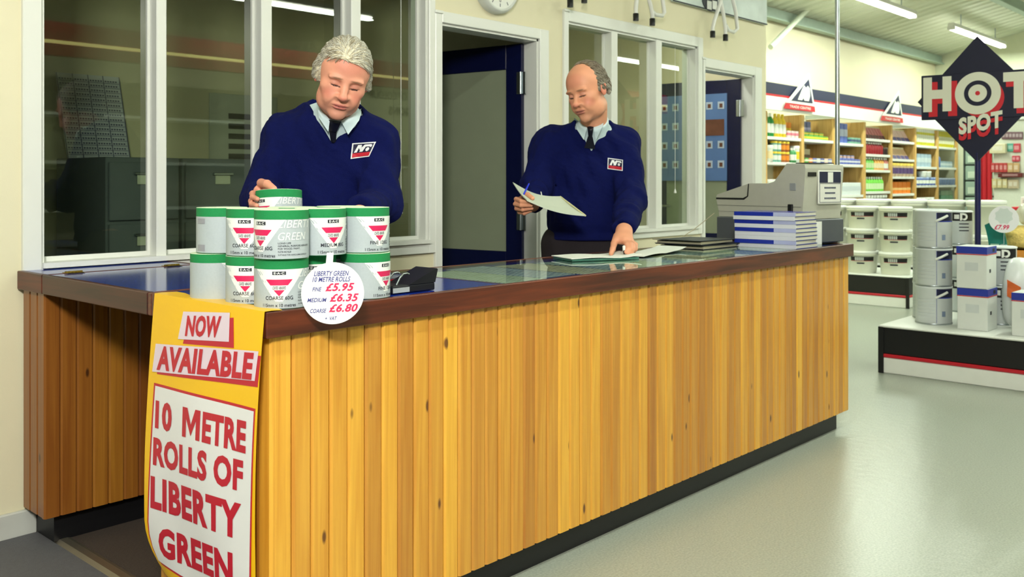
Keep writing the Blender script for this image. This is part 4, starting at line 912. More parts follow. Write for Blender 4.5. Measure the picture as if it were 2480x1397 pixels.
for k in range(7): MB().box(15.42, 15.85, 3.98, 4.72, .235+k*.24, .2495+k*.24).build('shelf', BIND, t, True)
t = thing('red_post', 'red fluted post behind the diamond sign pole', 'post', (14.0, 4.01, 0))
for k, y in enumerate((-.065, 0, .065)): MB().bbox(-.03, .03, y-.030, y+.030, 0, 2.05, .012).build('flute', RED, t)
t = thing('peg_board', 'white peg board hung with small packs at the far right', 'board', (14.02, 3.3, 0))
MB().bbox(14.02, 14.05, 2.55, 3.90, .0, 2.05, .004).build('board_panel', mat('peg_white', (226, 230, 214), .5, var=.06, scale=60), t, True); MB().bbox(13.97, 14.02, 2.55, 3.90, 2.02, 2.06, .004).build('top_rail', WHITE, t, True)
def pegs(py, p0, p1, n, w, h, c, label, cat='pack', d=.06, name='hanging_pack'):
    for k in range(n):
        px = p0+(p1-p0)*(k+.5)/n; v = onX(px, py, 13.97); v.x = 14.018-d/2
        o = put(bpy.data.objects.new(name, MB().bbox(-d/2, d/2, -w/2, w/2, -h/2, h/2, .006).box(-d/2-.002, -d/2, -w*.32, w*.32, -h*.2, h*.25, 1).mesh('pack', [pm(c), pm(tuple(min(255, int(v_*.55+110)) for v_ in c))])))
        o.location = v; tag(o, label if n == 1 else label+', %s from left' % ORD[k], cat, label)
pegs(328, 2425, 2475, 6, .05, .10, (120, 90, 100), 'tiny dark pack in the top row of the peg board', d=.03); pegs(360, 2402, 2436, 1, .20, .13, (222, 216, 180), 'cream roller sleeve pack on the peg board', d=.12)
pegs(357, 2438, 2453, 1, .09, .11, (90, 170, 150), 'teal pack on the peg board', d=.03); pegs(358, 2454, 2468, 1, .09, .12, (206, 70, 84), 'square red pack beside the teal pack', d=.03); pegs(384, 2450, 2468, 2, .05, .08, (206, 70, 90), 'small red pack below the square red pack', d=.03)
pegs(406, 2400, 2440, 4, .05, .13, (196, 70, 70), 'red pack in the middle row of the peg board'); pegs(406, 2440, 2468, 2, .07, .13, (206, 170, 120), 'tan pack at right of the middle row'); pegs(424, 2425, 2472, 1, .30, .06, (100, 28, 30), 'dark red tray below the middle row', 'tray', .1)
pegs(444, 2402, 2440, 3, .06, .13, (214, 200, 150), 'cream brush pack in the lower row of the peg board'); pegs(446, 2442, 2465, 2, .07, .12, (196, 180, 150), 'beige brush pack at right of the lower row')
t = thing('red_edged_counter', 'white display counter with red edge at the far right', 'counter', (11.9, 2.7, 0))
MB().bbox(11.7, 12.4, 1.9, 3.02, 0, .86, .01).build('counter_body', mat('counter_white', (222, 228, 214), .5), t, True); MB().bbox(11.66, 12.44, 1.9, 3.06, .86, .90, .008).build('red_edge', RED, t, True)
for k, (px, c) in enumerate(((2403, (236, 238, 230)), (2420, (236, 238, 230)), (2433, (230, 234, 226)), (2446, (200, 150, 70)), (2464, (60, 56, 60)))):
    v = onX(px, 480, 11.9)
    if v.y > 3.0: v.y = 2.98
    o = put(bpy.data.objects.new('counter_box', MB().bbox(-.05, .05, -.05, .05, 0, .11, .004).box(-.052, -.05, -.03, .03, .03, .08, 1).mesh('box', [pm(c), pm(tuple(int(q*.8) for q in c))]))); o.location = (11.9, 2.96-k*.115, .9005); tag(o, '%s box on the red-edged counter, %s from the left' % (['white', 'white', 'white', 'tan', 'black'][k], ['first', 'second', 'third', 'fourth', 'fifth'][k]), 'box', 'boxes on the red-edged counter')

# ================================================================= on the partition wall
t = thing('wall_clock', 'round white wall clock above the first doorway', 'clock', (3.508, WY, 2.192))
MB().lathe([(.150, 0), (.150, .03), (.138, .05), (.128, .052), (.125, .046)], n=48, capt=False).move(Matrix.Rotation(PI/2, 4, 'X')).build('case', mat('clock_case', (218, 222, 214), .35), t); MB().lathe([(.126, .044), (.126, .046)], n=48).move(Matrix.Rotation(PI/2, 4, 'X')).build('dial', WHITE, t)
mb = MB()
for k in range(12):
    a = 2*PI*k/12; mb.add([(x*math.cos(a)+z*math.sin(a), -.0468, -x*math.sin(a)+z*math.cos(a)) for x, z in ((-.003, .10), (.003, .10), (.003, .117), (-.003, .117))], [(0, 1, 2, 3)])
mb.text('clk6', lambda a, b: (a, -.0468, b-.080)); mb.text('clk', lambda a, b: (a, -.0468, b+.080)); mb.build('hour_marks', mat('clock_ink', (120, 124, 124), .5), t)
for a, l in ((.9, .06), (4.2, .09)): MB().tube([(0, -.049, 0), (l*math.sin(a), -.049, l*math.cos(a))], .003, 6).build('hand', BLACK, t)
t = thing('wall_banner', 'silvery printed banner board high on the partition', 'banner', (5.76, 3.31, 2.345))
BAN = mat('banner_print', (206, 218, 214), .35, var=.28, scale=5)
MB().bbox(5.14, 6.40, 3.325, 3.345, 2.338, 2.95, .003).build('banner_board', BAN, t, True); MB().box(5.14, 6.40, 3.322, 3.325, 2.338, 2.346).build('dark_edge', INK, t, True)
c0 = onY(1720, 4, 3.32); MB().prism([(c0.x+.10*math.cos(2*PI*k/24), c0.z+.01+.075*math.sin(2*PI*k/24)) for k in range(24)], 3.319, 3.323).build('dark_motif', INK, t, True)
for px in (1719, 1732): v = onY(px, 13, 3.315); MB().bbox(v.x-.032, v.x+.026, 3.314, 3.319, v.z-.028, v.z+.03, .002).build('pale_tooth', WHITE, t, True)
TUBEW = mat('white_tube_enamel', (236, 236, 230), .3, var=.02)
def rack_frame(label, A, B, L, topx):
    o = onY(*A[0], 3.25); t = thing('tubular_frame', label, 'frame', (o.x, 3.25, o.z), 0, 'white tubular frames on the partition')
    def pth(pts, y): return [onY(p[0], p[1], y)-t.location for p in pts]
    for pts, y, nm in ((A, 3.25, 'leg'), (B, 3.25, 'leg')):
        q = pth(pts, y); e = q[-1].copy(); e.z = 2.75-t.location.z
        l = MB().tube(q+[e], .0125, 10).build(nm, TUBEW, t); MB().lathe([(.017, -.03), (.017, .012), (.013, .014)], q[0].x, q[0].y, q[0].z, 12).build('rubber_foot', BLACK, l)
    q = pth(L, 3.26); e = q[-1].copy(); e.z = 2.75-t.location.z; MB().tube(q+[e], .0125, 10).build('loop', TUBEW, t)
    a = 2.75-t.location.z; MB().tube([(-.05, .0, a), (.40, .0, a), (.40, .10, a)], .0125, 10).build('top_bar', TUBEW, t)
rack_frame('white tubular frame with black feet between clock and banner', [(1540, 38), (1540, 20), (1542, 0)], [(1580, 50), (1580, 35), (1576, 15), (1572, 0)], [(1580, 28), (1587, 35), (1604, 38), (1609, 30), (1605, 0)], 0)
rack_frame('white tubular frame with black feet hanging over the banner', [(1726, 80), (1726, 68), (1730, 50), (1741, 18), (1746, 0)], [(1757, 88), (1757, 70), (1752, 35), (1745, 0)], [(1757, 60), (1764, 73), (1777, 78), (1786, 70), (1782, 30), (1775, 0)], 0)
rack_frame('white tubular frame whose single foot shows above the wide window', [(1381, 4), (1381, -10)], [(1415, -6), (1414, -20)], [(1416, -25), (1430, -18), (1440, -25), (1438, -50)], 0)
# ---- pull cords in the windows
for px, py, lb in ((971, 515, 'white pull cord with small knob in the four-light window'), (1635, 466, 'white pull cord with small knob in the three-light window')):
    v = onY(px, py, 3.385); t = thing('pull_cord', lb, 'cord', v)
    MB().tube([(0, 0, .02), (0, 0, 2.06-v.z if px > 1100 else 2.34-v.z)], .0016, 6).build('string', WHITE, t); MB().lathe([(.008, -.004), (.009, .002), (.003, .022)], n=12).build('knob', WHITE, t)

# ================================================================= inside the office
CAB = mat('cabinet_grey', (112, 120, 126), .5, var=.05)
def cabinet(x0, w, label):
    t = thing('filing_cabinet', label, 'cabinet', (x0+w/2, 5.05, 0), 0, 'filing cabinets in the office')
    MB().bbox(-w/2, w/2, -.29, .32, 0, 1.31, .004).build('cabinet_body', CAB, t)
    for k in range(4):
        z = .03+k*.318; d = MB().bbox(-w/2+.012, w/2-.012, -.308, -.29, z, z+.300, .004).build('drawer', CAB, t)
        MB().bbox(-.045, .045, -.316, -.308, z+.185, z+.235, .002).build('label_holder', mat('label_card', (222, 226, 206), .5), d); MB().bbox(-.06, .06, -.325, -.308, z+.235, z+.248, .002).build('handle', STEEL, d)
cabinet(2.134, .40, 'grey four-drawer filing cabinet behind the left window pane'); cabinet(2.55, .46, 'grey four-drawer filing cabinet in second pane of the office window')
t = thing('year_planner', 'wall planner chart leaning on top of the filing cabinet', 'chart', (2.35, 5.42, 1.311))
def lean(u, v, o): return (-.19+.36*u+.04*(1-v), .06*v-.035-o, .48*v+.004)
MB().grid([[lean(u, v, 0) for u in (0, 1)] for v in (1, 0)], smooth=False, thick=(0, .006, 0)).build('chart_board', mat('planner_ground', (216, 220, 232), .6, var=.06), t)
mb = MB()
for r in range(16):
    v = .04+r*.058; mb.grid([[lean(u, vv, .002) for u in (.02, .98)] for vv in (v+.006, v)], smooth=False)
    for c in range(4):
        for k in range(5): u = .03+.24*c+.042*k; mb.grid([[lean(uu, vv, .002) for uu in (u, u+.028)] for vv in (v+.034, v+.016)], smooth=False)
for u in (0, .24, .48, .72, .985): mb.grid([[lean(uu, vv, .003) for uu in (u, u+.015)] for vv in (1, 0)], smooth=False)
mb.build('chart_print', mat('planner_ink', (96, 98, 128), .6), t)['kind'] = 'stuff'
t = thing('tally_board', 'pale wall board with rows of dark slots in the office', 'board', (3.30, 5.49, 1.15))
MB().bbox(-.18, .32, -.02, .0, 0, .60, .004).build('board_panel', mat('tally_pale', (206, 210, 196), .5), t)
for r in range(7): MB().box(-.05, .28, -.024, -.02, .05+r*.065, .085+r*.065).build('slot', mat('slot_dark', (60, 60, 56), .6), t)
t = thing('office_desk', 'dark office desk below the window', 'desk', (3.45, 4.9, 0))
MB().bbox(-.35, .35, -.3, .3, .70, .74, .005).build('desk_top', mat('desk_brown', (80, 56, 40), .4), t)
for x in (-.32, .32): MB().bbox(x-.02, x+.02, -.28, .28, 0, .70, .004).build('side_panel', MATS['desk_brown'], t)
# ================================================================= far side of the shop, seen mirrored in the windows
t = thing('canopy_shelving', 'long shelving run with red canopy on the far side of the shop', 'shelving', (6, -3.3, 0))
CAN = mat('canopy_red', (150, 40, 44), .5)
MB().box(-3, 15, -3.62, -3.55, 0, 2.3).build('back_panel', mat('peg_back', (170, 168, 140), .7, var=.2, scale=2), t, True)
MB().box(-3, 15, -3.1, -3.0, 2.62, 2.80).build('canopy_board', CAN, t, True); MB().box(-3, 15, -3.1, -3.0, 2.46, 2.575).build('canopy_board', CAN, t, True); MB().box(-3, 15, -3.6, -3.1, 2.575, 2.62).build('canopy_top', CREAM, t, True)
MB().box(-3, 15, -3.05, -3.0, 2.582, 2.612).build('strip_lamp', mat('strip_yellow', (255, 236, 150), .5, var=0, emit=2.0), t, True)
for z in (.4, .9, 1.4, 1.9): MB().box(-3, 15, -3.55, -3.15, z-.03, z).build('shelf', WHITE, t, True)
t = thing('colour_board', 'cream board lettered DIMENSIONS below the red canopy, mirrored in the window', 'sign', (8.5, -3.05, 1.55))
MB().bbox(-1.2, 1.2, -.02, .0, .0, .90, .004).build('board_panel', mat('colour_board_cream', (206, 206, 176), .6), t)
MB().text('rev', lambda a, b: (.2-a, .004, .80+b)).build('lettering', INK, t); MB().text('dim', lambda a, b: (.2-a, .004, .60+b)).build('lettering', INK, t)
# ================================================================= people: implicit surfaces turned into one continuous skin
f32 = np.float32
def A3(v): return np.array(v, dtype=f32)
def smin(a, b, k):
    h = np.clip(.5+.5*(b-a)/k, 0, 1); return b+(a-b)*h-k*h*(1-h)
def smax(a, b, k): return -smin(-a, -b, k)
def cap(p, a, b, ra, rb):
    a, b = A3(a), A3(b); ab = b-a; t = np.clip(((p-a)@ab)/float(ab@ab+1e-9), 0, 1)
    return np.linalg.norm(p-a-t[:, None]*ab, axis=1)-(ra+(rb-ra)*t)
def ell(p, c, r):
    q = (p-A3(c))/A3(r); k0 = np.linalg.norm(q, axis=1); k1 = np.linalg.norm(q/A3(r), axis=1)
    return k0*(k0-1)/np.maximum(k1, 1e-6)
def chain(p, pts, rs, k=.02):
    d = None
    for i in range(len(pts)-1):
        e = cap(p, pts[i], pts[i+1], rs[i], rs[i+1]); d = e if d is None else smin(d, e, k)
    return d
def surfnet(f, xs, ys, zs, B=8, slack=1.35):
    def pad(a):
        a = list(a)
        while (len(a)-1) % B: a.append(a[-1]+(a[-1]-a[-2]))
        return np.array(a, dtype=f32)
    xs, ys, zs = pad(xs), pad(ys), pad(zs)
    nb = [(len(a)-1)//B for a in (xs, ys, zs)]
    I, J, K = np.meshgrid(*[np.arange(n) for n in nb], indexing='ij'); I, J, K = I.ravel(), J.ravel(), K.ravel()
    lo = np.stack([xs[I*B], ys[J*B], zs[K*B]], 1); hi = np.stack([xs[I*B+B], ys[J*B+B], zs[K*B+B]], 1)
    d = f((lo+hi)/2); act = np.abs(d) < np.linalg.norm(hi-lo, axis=1)/2*slack
    I, J, K = I[act], J[act], K[act]; r = np.arange(B+1)
    X = xs[I[:, None]*B+r]; Y = ys[J[:, None]*B+r]; Z = zs[K[:, None]*B+r]; n = len(I)
    Pn = np.empty((n, B+1, B+1, B+1, 3), f32); Pn[..., 0] = X[:, :, None, None]; Pn[..., 1] = Y[:, None, :, None]; Pn[..., 2] = Z[:, None, None, :]
    F = f(Pn.reshape(-1, 3)).reshape(n, B+1, B+1, B+1)
    c = [(a, b, e) for a in (0, 1) for b in (0, 1) for e in (0, 1)]
    V8 = np.stack([F[:, a:a+B, b:b+B, e:e+B] for a, b, e in c], -1); P8 = np.stack([Pn[:, a:a+B, b:b+B, e:e+B] for a, b, e in c], -2)
    ins = V8 < 0; m = ins.any(-1) & ~ins.all(-1)
    w = np.nonzero(m); V8, P8, ins = V8[w], P8[w], ins[w]
    gi = I[w[0]]*B+w[1]; gj = J[w[0]]*B+w[2]; gk = K[w[0]]*B+w[3]
    NY, NZ = len(ys), len(zs); gid = (gi.astype(np.int64)*NY+gj)*NZ+gk
    S = np.zeros((len(V8), 3)); cnt = np.zeros(len(V8))
    for a in range(8):
        for bit in (1, 2, 4):
            b = a | bit
            if b == a: continue
            x = ins[:, a] != ins[:, b]; va, vb = V8[:, a], V8[:, b]; t = np.where(x, va/np.where(va-vb == 0, 1, va-vb), 0)
            S += np.where(x[:, None], P8[:, a]+(P8[:, b]-P8[:, a])*t[:, None], 0); cnt += x
    S /= cnt[:, None]
    o = np.argsort(gid); gs = gid[o]; S = S[o]
    def look(i, j, k):
        q = (i.astype(np.int64)*NY+j)*NZ+k; s = np.minimum(np.searchsorted(gs, q), len(gs)-1); return np.where(gs[s] == q, s, -1)
    Fc = []
    for bit, nbr in ((4, ((0, 0, 0), (0, -1, 0), (0, -1, -1), (0, 0, -1))), (2, ((0, 0, 0), (0, 0, -1), (-1, 0, -1), (-1, 0, 0))), (1, ((0, 0, 0), (-1, 0, 0), (-1, -1, 0), (0, -1, 0)))):
        e = ins[:, 0] != ins[:, bit]
        Q = np.stack([look(gi[e]+a, gj[e]+b, gk[e]+c_) for a, b, c_ in nbr], 1); ok = (Q >= 0).all(1); flip = ~ins[e, 0]
        Q = np.where(flip[:, None], Q, Q[:, ::-1]); Fc.append(Q[ok])
    return S, np.concatenate(Fc)
def relax(V, Fq, it=2, lam=.5):
    E = np.concatenate([Fq[:, [0, 1]], Fq[:, [1, 2]], Fq[:, [2, 3]], Fq[:, [3, 0]]]); n = len(V)
    for _ in range(it):
        s = np.zeros_like(V); c = np.zeros(n)
        for d in range(3): s[:, d] = np.bincount(E[:, 0], V[E[:, 1], d], n)+np.bincount(E[:, 1], V[E[:, 0], d], n)
        c = np.bincount(E[:, 0], minlength=n)+np.bincount(E[:, 1], minlength=n); V = V+lam*(s/np.maximum(c, 1)[:, None]-V)
    return V
def skin_obj(name, V, Fq, m, parent=None, tone=None):
    me = bpy.data.meshes.new(name); me.vertices.add(len(V)); me.vertices.foreach_set('co', V.astype(f32).ravel())
    me.loops.add(len(Fq)*4); me.loops.foreach_set('vertex_index', Fq.astype(np.int32).ravel()); me.polygons.add(len(Fq))
    me.polygons.foreach_set('loop_start', np.arange(0, len(Fq)*4, 4, dtype=np.int32)); me.update(calc_edges=True); me.validate()
    me.polygons.foreach_set('use_smooth', np.ones(len(me.polygons), bool)); me.materials.append(m)
    if tone is not None:
        at = me.color_attributes.new('tone', 'FLOAT_COLOR', 'POINT'); at.data.foreach_set('color', np.concatenate([tone, np.ones((len(V), 1))], 1).astype(f32).ravel())
    o = bpy.data.objects.new(name, me); put(o, parent)
    if parent is not None: o.matrix_parent_inverse = Matrix.Translation(parent.location).inverted()
    return o
def axis(lo, hi, fine, coarse, h):
    """grid line positions: step h[0] inside the fine spans, h[1] elsewhere"""
    a = [lo]
    while a[-1] < hi: a.append(a[-1]+(h[0] if any(s[0] <= a[-1] <= s[1] for s in fine) else h[1]))
    return a
def vnoise(p, s, seed=0):
    q = p*s; return (np.sin(q[:, 0]*1.7+q[:, 1]*2.3+seed)+np.sin(q[:, 1]*1.9-q[:, 2]*2.1+seed*2)+np.sin(q[:, 2]*2.2+q[:, 0]*1.3+seed*3))/3
def head_frame(px, py, depth, yaw, pitch, roll):
    """columns: right in the picture, out of the face, up"""
    c = rp(px, py, depth); f = Vector((-c.x, -c.y, 0)).normalized(); r = Vector((-f.y, f.x, 0)); u = Vector((0, 0, 1))
    R0 = Matrix((r, f, u)).transposed()
    Rm = Matrix.Rotation(math.radians(yaw), 3, 'Z') @ Matrix.Rotation(math.radians(-pitch), 3, 'X') @ Matrix.Rotation(math.radians(roll), 3, 'Y')
    return np.array(c, dtype=f32), np.array(R0 @ Rm, dtype=f32)
def face_sdf(q, P):
    """head in its own frame: x right, y out of the face, z up"""
    q = q/A3((P.get('w', 1.), 1, 1)); w = 1.; sx = np.abs(q[:, 0]); m = np.stack([sx, q[:, 1], q[:, 2]], 1)
    d = ell(q, (0, -.020, .036), (.078*w, .100, .094))
    d = smin(d, ell(q, (0, .028, .030), (.066*w, .058, .074)), .03)
    d = smin(d, ell(q, (0, .030, -.034), (.060*w, .056, .074)), .03)
    d = smin(d, ell(q, (0, .026, -.088), (.050*w, .052, .044)), .03)
    d = smin(d, ell(m, (.040, .010, -.075), (.026, .040, .042)), .025)           # jaw corners
    d = smin(d, ell(q, (0, .068, -.116), (.022, .017, .018)), .022)               # chin
    d = smin(d, ell(m, (.044, .050, -.028), (.022, .022, .018)), .022)            # cheekbone
    d = smin(d, ell(m, (.028, .079, .0145), (.027, .0135, .009)), .012)             # brow ridge
    d = smax(d, -ell(m, (.031, .096, -.005), (.022, .019, .0135)), .010)           # eye socket
    d = smin(d, ell(m, (.031, .0685, -.007), (.0165, .0165, .0150)), .005)          # lid over the eye
    d = smax(d, -cap(m, (.018, .0860, -.0135), (.045, .0765, -.0120), .0022, .0020), .0022)   # lid line
    d = smin(d, cap(q, (0, .079, .010), (0, .104, -.040), .0085, .0115), .012)    # nose
    d = smin(d, ell(q, (0, .107, -.043), (.0135, .013, .0115)), .006)
    d = smin(d, ell(m, (.0145, .094, -.047), (.0085, .012, .009)), .006)
    d = smax(d, -ell(m, (.0075, .103, -.0565), (.0042, .0062, .0045)), .003)
    d = smin(d, ell(m, (.028, .066, -.060), (.024, .024, .026)), .02)             # cheek
    d = smax(d, -cap(m, (.019, .100, -.052), (.036, .086, -.085), .0022+P.get('crease', 0), .0030+P.get('crease', 0)), .009)   # fold from nose to mouth
    d = smin(d, ell(q, (0, .083, -.072), (.026, .0125, .0085)), .008)
    d = smin(d, ell(q, (0, .087, -.0745), (.0225, .0085, .0045)), .004)            # upper lip
    d = smin(d, ell(q, (0, .086, -.0845), (.0205, .0090, .0060)), .004)           # lower lip
    d = smax(d, -cap(m, (.0, .0975, -.0788), (.026, .0855, -.0800), .0020, .0016), .0028)
    d = smax(d, -ell(q, (0, .094, -.0985), (.020, .010, .0055)), .008)            # under the lip
    e = ell(m, (.0790*w, -.010, -.008), (.0085, .0185, .0310)); e = smin(e, ell(m, (.0815*w, -.016, .006), (.0085, .0165, .0200)), .006)
    e = smax(e, -ell(m, (.0890*w, -.006, -.004), (.0060, .0105, .0190)), .005)
    d = smin(d, e, .006)
    return d
def hand_sdf(p, H):
    """H: palm capsules and finger chains as lists of (points, radii)"""
    d = None
    for pts, rs in H['palm']:
        e = chain(p, pts, rs, .012); d = e if d is None else smin(d, e, .016)
    for pts, rs in H['fingers']: d = smin(d, chain(p, pts, rs, .004), .0055)
    return d
SKIN = vcol_mat('skin', .48, .35, 0, .12, 420)
HAIRM = vcol_mat('hair', .55, .3, 0, .55, 130, .3, (3, 3, .6))
KNIT = mat('navy_knit', (5, 14, 72), .9, spec=.2, var=.12, scale=40, bump=.35, bscale=480)
SHIRT = mat('pale_blue_shirt', (206, 226, 230), .75, var=.03, scale=60, bump=.12, bscale=700); TIE = mat('navy_tie', (10, 12, 30), .45, var=.1); TROU = mat('dark_trousers', (30, 22, 28), .8, var=.15)
def V3(v): return np.array(v, dtype=f32)

def person(cfg):
    J = {k: V3(rp(*v)) if len(v) == 3 and v[0] > 5 else V3(v) for k, v in cfg['joints'].items()}
    hc, hR = head_frame(*cfg['head']); hs = cfg.get('hscale', 1.0)
    t = thing('person', cfg['label'], 'person', cfg['base'])
    lat = V3(cfg['lat']); fwd = V3((lat[1], -lat[0], 0)) if cfg.get('flip') else V3((-abs(lat[1]), -abs(lat[0]), 0))
    toB = lambda p: np.stack([(p-J['chest'])@lat, (p-J['chest'])@fwd, (p-J['chest'])[:, 2]], 1)   # torso frame: picture-right, front, up
    z0 = float(J['chest'][2])
    def torso(p, o):
        q = toB(p); dz = lambda z: z-z0
        d = ell(q, (0, -.005, dz(J['chest'][2])+.02), (.172+o, .112+o, .200+o))
        d = smin(d, ell(q, (cfg['belly'][0], .008, cfg['belly'][1]), (.165+o, .118+o, .20+o)), .08)
        d = smin(d, ell(q, (cfg['belly'][0]*1.2, -.005, cfg['belly'][1]-.16), (.172+o, .122+o, .15+o)), .08)
        d = smin(d, cap(p, J['sl'], J['neck'], .056+o, .060+o), .05); d = smin(d, cap(p, J['sr'], J['neck'], .056+o, .060+o), .05)
        return d
    def arm(p, s, o, cut=None):
        w = J['w'+s]; e = J['e'+s]; sh = J['s'+s]
        d = cap(p, sh, e, .062+o, .050+o); return smin(d, cap(p, e, w, .050+o, .033+o), .03)
    def neckf(p, o=0): return cap(p, J['neck']+V3((0, 0, -.03)), hc+hR@V3((0, -.022, -.075))*hs, .062+o, .055+o)
    def near(p, c, r): return np.linalg.norm(p-c, axis=1) < r
    def fbody(p):
        d = torso(p, -.012)
        for s in 'lr': d = smin(d, arm(p, s, -.012), .03)
        d = smin(d, neckf(p), .03)
        for s in 'lr':
            d = smin(d, chain(p, [J['h'+s], J['k'+s], J['a'+s]], [.085, .058, .042], .03), .04); d = smin(d, cap(p, J['a'+s]+V3((0, 0, -.03)), J['a'+s]+fwd*.14+V3((0, 0, -.035)), .036, .032), .02)
        m = near(p, hc, .24)
        if m.any():
            q = ((p[m]-hc)@hR)/hs; d[m] = smin(d[m], face_sdf(q, cfg['face'])*hs, .014)
        for Hd in cfg['hands']:
            m = near(p, V3(Hd['c']), .20)
            if m.any(): d[m] = smin(d[m], hand_sdf(p[m], Hd), .010)
        return d
    fine = lambda i: [(hc[i]-.155, hc[i]+.155)]; mid = lambda i: [(h['c'][i]-.10, h['c'][i]+.10) for h in cfg['hands']]
    ax = []
    for i, (a, b) in enumerate(cfg['box']):
        v = [a]
        while v[-1] < b:
            x = v[-1]; v.append(x+(.0026 if hc[i]-.155 <= x <= hc[i]+.155 else (.0036 if any(s <= x <= e for s, e in mid(i)) else .012)))
        ax.append(v)
    V, Fq = surfnet(fbody, *ax); V = relax(V, Fq, 1, .4)
    # tones that belong to the skin itself: lips, cheeks, brows, lash line
    base = np.array(lin(cfg['skin'])[:3]); T = np.tile(base, (len(V), 1)); T *= (1+.05*vnoise(V, 60, 2))[:, None]
    q = ((V.astype(f32)-hc)@hR)/hs; mx = np.stack([np.abs(q[:, 0]), q[:, 1], q[:, 2]], 1); inh = np.linalg.norm(q, axis=1) < .17
    def paint(mask, col, a): T[:] = T*(1-(mask*a)[:, None])+np.array(lin(col)[:3])*(mask*a)[:, None]
    def soft(c, r, k=1.): return np.clip((1.25-np.linalg.norm((mx-A3(c))/A3(r), axis=1))/.5*k, 0, 1)*inh
    paint(soft((.042, .06, -.045), (.026, .03, .026)), cfg['flush'], .45); paint(soft((0, .105, -.046), (.016, .02, .014)), cfg['flush'], .5); paint(soft((0, .07, .06), (.05, .05, .03)), cfg['flush'], .25); paint(soft((.086, -.01, -.008), (.016, .024, .034)), cfg['flush'], .55)
    paint(soft((0, .088, -.0745), (.0235, .012, .0042), 2), cfg['lips'], .75); paint(soft((0, .088, -.0845), (.021, .012, .0055), 2), cfg['lips'], .75); paint(soft((.0, .094, -.0790), (.024, .012, .0014), 2), (90, 40, 40), .8)
    paint(soft((.031, .083, -.0132), (.0165, .012, .0026), 2), (34, 18, 18), .95); paint(soft((.030, .082, .0155), (.021, .014, .0042), 1.6), cfg['brow'], .85)
    paint(soft((.031, .08, -.004), (.018, .012, .008)), cfg['lid'], .35); paint(soft((0, .06, -.105), (.05, .04, .03)), cfg['beard'], .25)
    body = skin_obj('body', V, Fq, SKIN, t, T)
    # ---- jumper: offset torso and sleeves, V neck, rib hem and cuffs
    vx, vz, vk = cfg['vneck']
    def knit(p):
        fold = .0070*vnoise(p*A3((1, 1, .55)), 24, cfg['seed'])+.0050*vnoise(p*A3((1, 1, .40)), 58, cfg['seed']+3)+.0015*vnoise(p, 130, cfg['seed']+5)
        d = torso(p, .013)
        for s in 'lr':
            ar = arm(p, s, .016); w = J['w'+s]; e = J['e'+s]; ax_ = (w-e)/np.linalg.norm(w-e)
            tt = (p-w)@ax_; along = (p-e)@ax_; L_ = np.linalg.norm(w-e)
            ar = ar+.0055*np.sin(along*88+6*vnoise(p, 14, 2))*np.clip((along/L_+.15), 0, 1)*np.clip((1-along/L_)*4, 0, 1)
            ar = smax(ar, tt+.004, .006); d = smin(d, ar, .028)
        d = d+fold*np.clip(np.abs(p[:, 2]-cfg['hem']-.02)/.06, .25, 1)
        zh = cfg['hem']; d = smax(d, zh-p[:, 2], .008); dd = p[:, 2]-zh
        d = d+.006*np.clip(1-np.abs(dd-.035)/.03, 0, 1)
        q = toB(p); zz = q[:, 2]-vz; v = np.abs(q[:, 0]-vx)-np.maximum(zz, 0)*vk           # negative inside the V
        v = np.maximum(v*.8, -zz); v = smax(v, -(q[:, 1]-.0), .01)
        nk = neckf(p, .022); v = np.minimum(v, np.where(q[:, 2] > cfg['ncut'], nk, 1.))
        rib = .004*np.clip(1-np.abs(v-.012)/.012, 0, 1)
        return smax(d-rib, -v, .006)
    b = cfg['box']; kz = (cfg['hem']-.03, cfg['ktop'])
    Vk, Fk = surfnet(knit, np.arange(b[0][0], b[0][1], .0055), np.arange(b[1][0], b[1][1], .0055), np.arange(kz[0], kz[1], .0055)); Vk = relax(Vk, Fk, 2, .5)
    skin_obj('jumper', Vk, Fk, KNIT, t)
    # ---- shirt seen inside the V and its collar
    def shirt(p):
        d = smin(torso(p, -.001), neckf(p, .007), .03); q = toB(p); d = smax(d, cfg['sh0']-p[:, 2], .004)
        return smax(d, (p-J['neck'])@cfg['cn']-cfg['sh1'], .004)
    cfg['cn'] = V3(Vector(hc-J['neck']).normalized()); cn = J['neck']
    Vs, Fs = surfnet(shirt, np.arange(cn[0]-.2, cn[0]+.2, .006), np.arange(cn[1]-.2, cn[1]+.2, .006), np.arange(cfg['sh0']-.02, cn[2]+.16, .006)); Vs = relax(Vs, Fs, 1)
    so = skin_obj('shirt', Vs, Fs, SHIRT, t)
    def hits(f, pts, off):
        """where sight lines meet surface f (closest approach if they slip past), moved out by off"""
        D = np.array([ray(*p).normalized() for p in pts], dtype=f32); n = len(D); o = V3((0, 0, CAMZ)); s = np.full(n, cfg['march'], f32); best = np.full(n, 9., f32); sb = s.copy()
        for _ in range(50):
            v = f(o+D*s[:, None]); g = np.abs(v) < best; best = np.where(g, np.abs(v), best); sb = np.where(g, s, sb); s = np.where(s < cfg['march']+1.1, s+v*.75, s)
        return [Vector(p) for p in o+D*(sb-np.asarray(off, f32))[:, None]]
    def hit(f, px, py, off): return hits(f, [(px, py)], [off])[0]
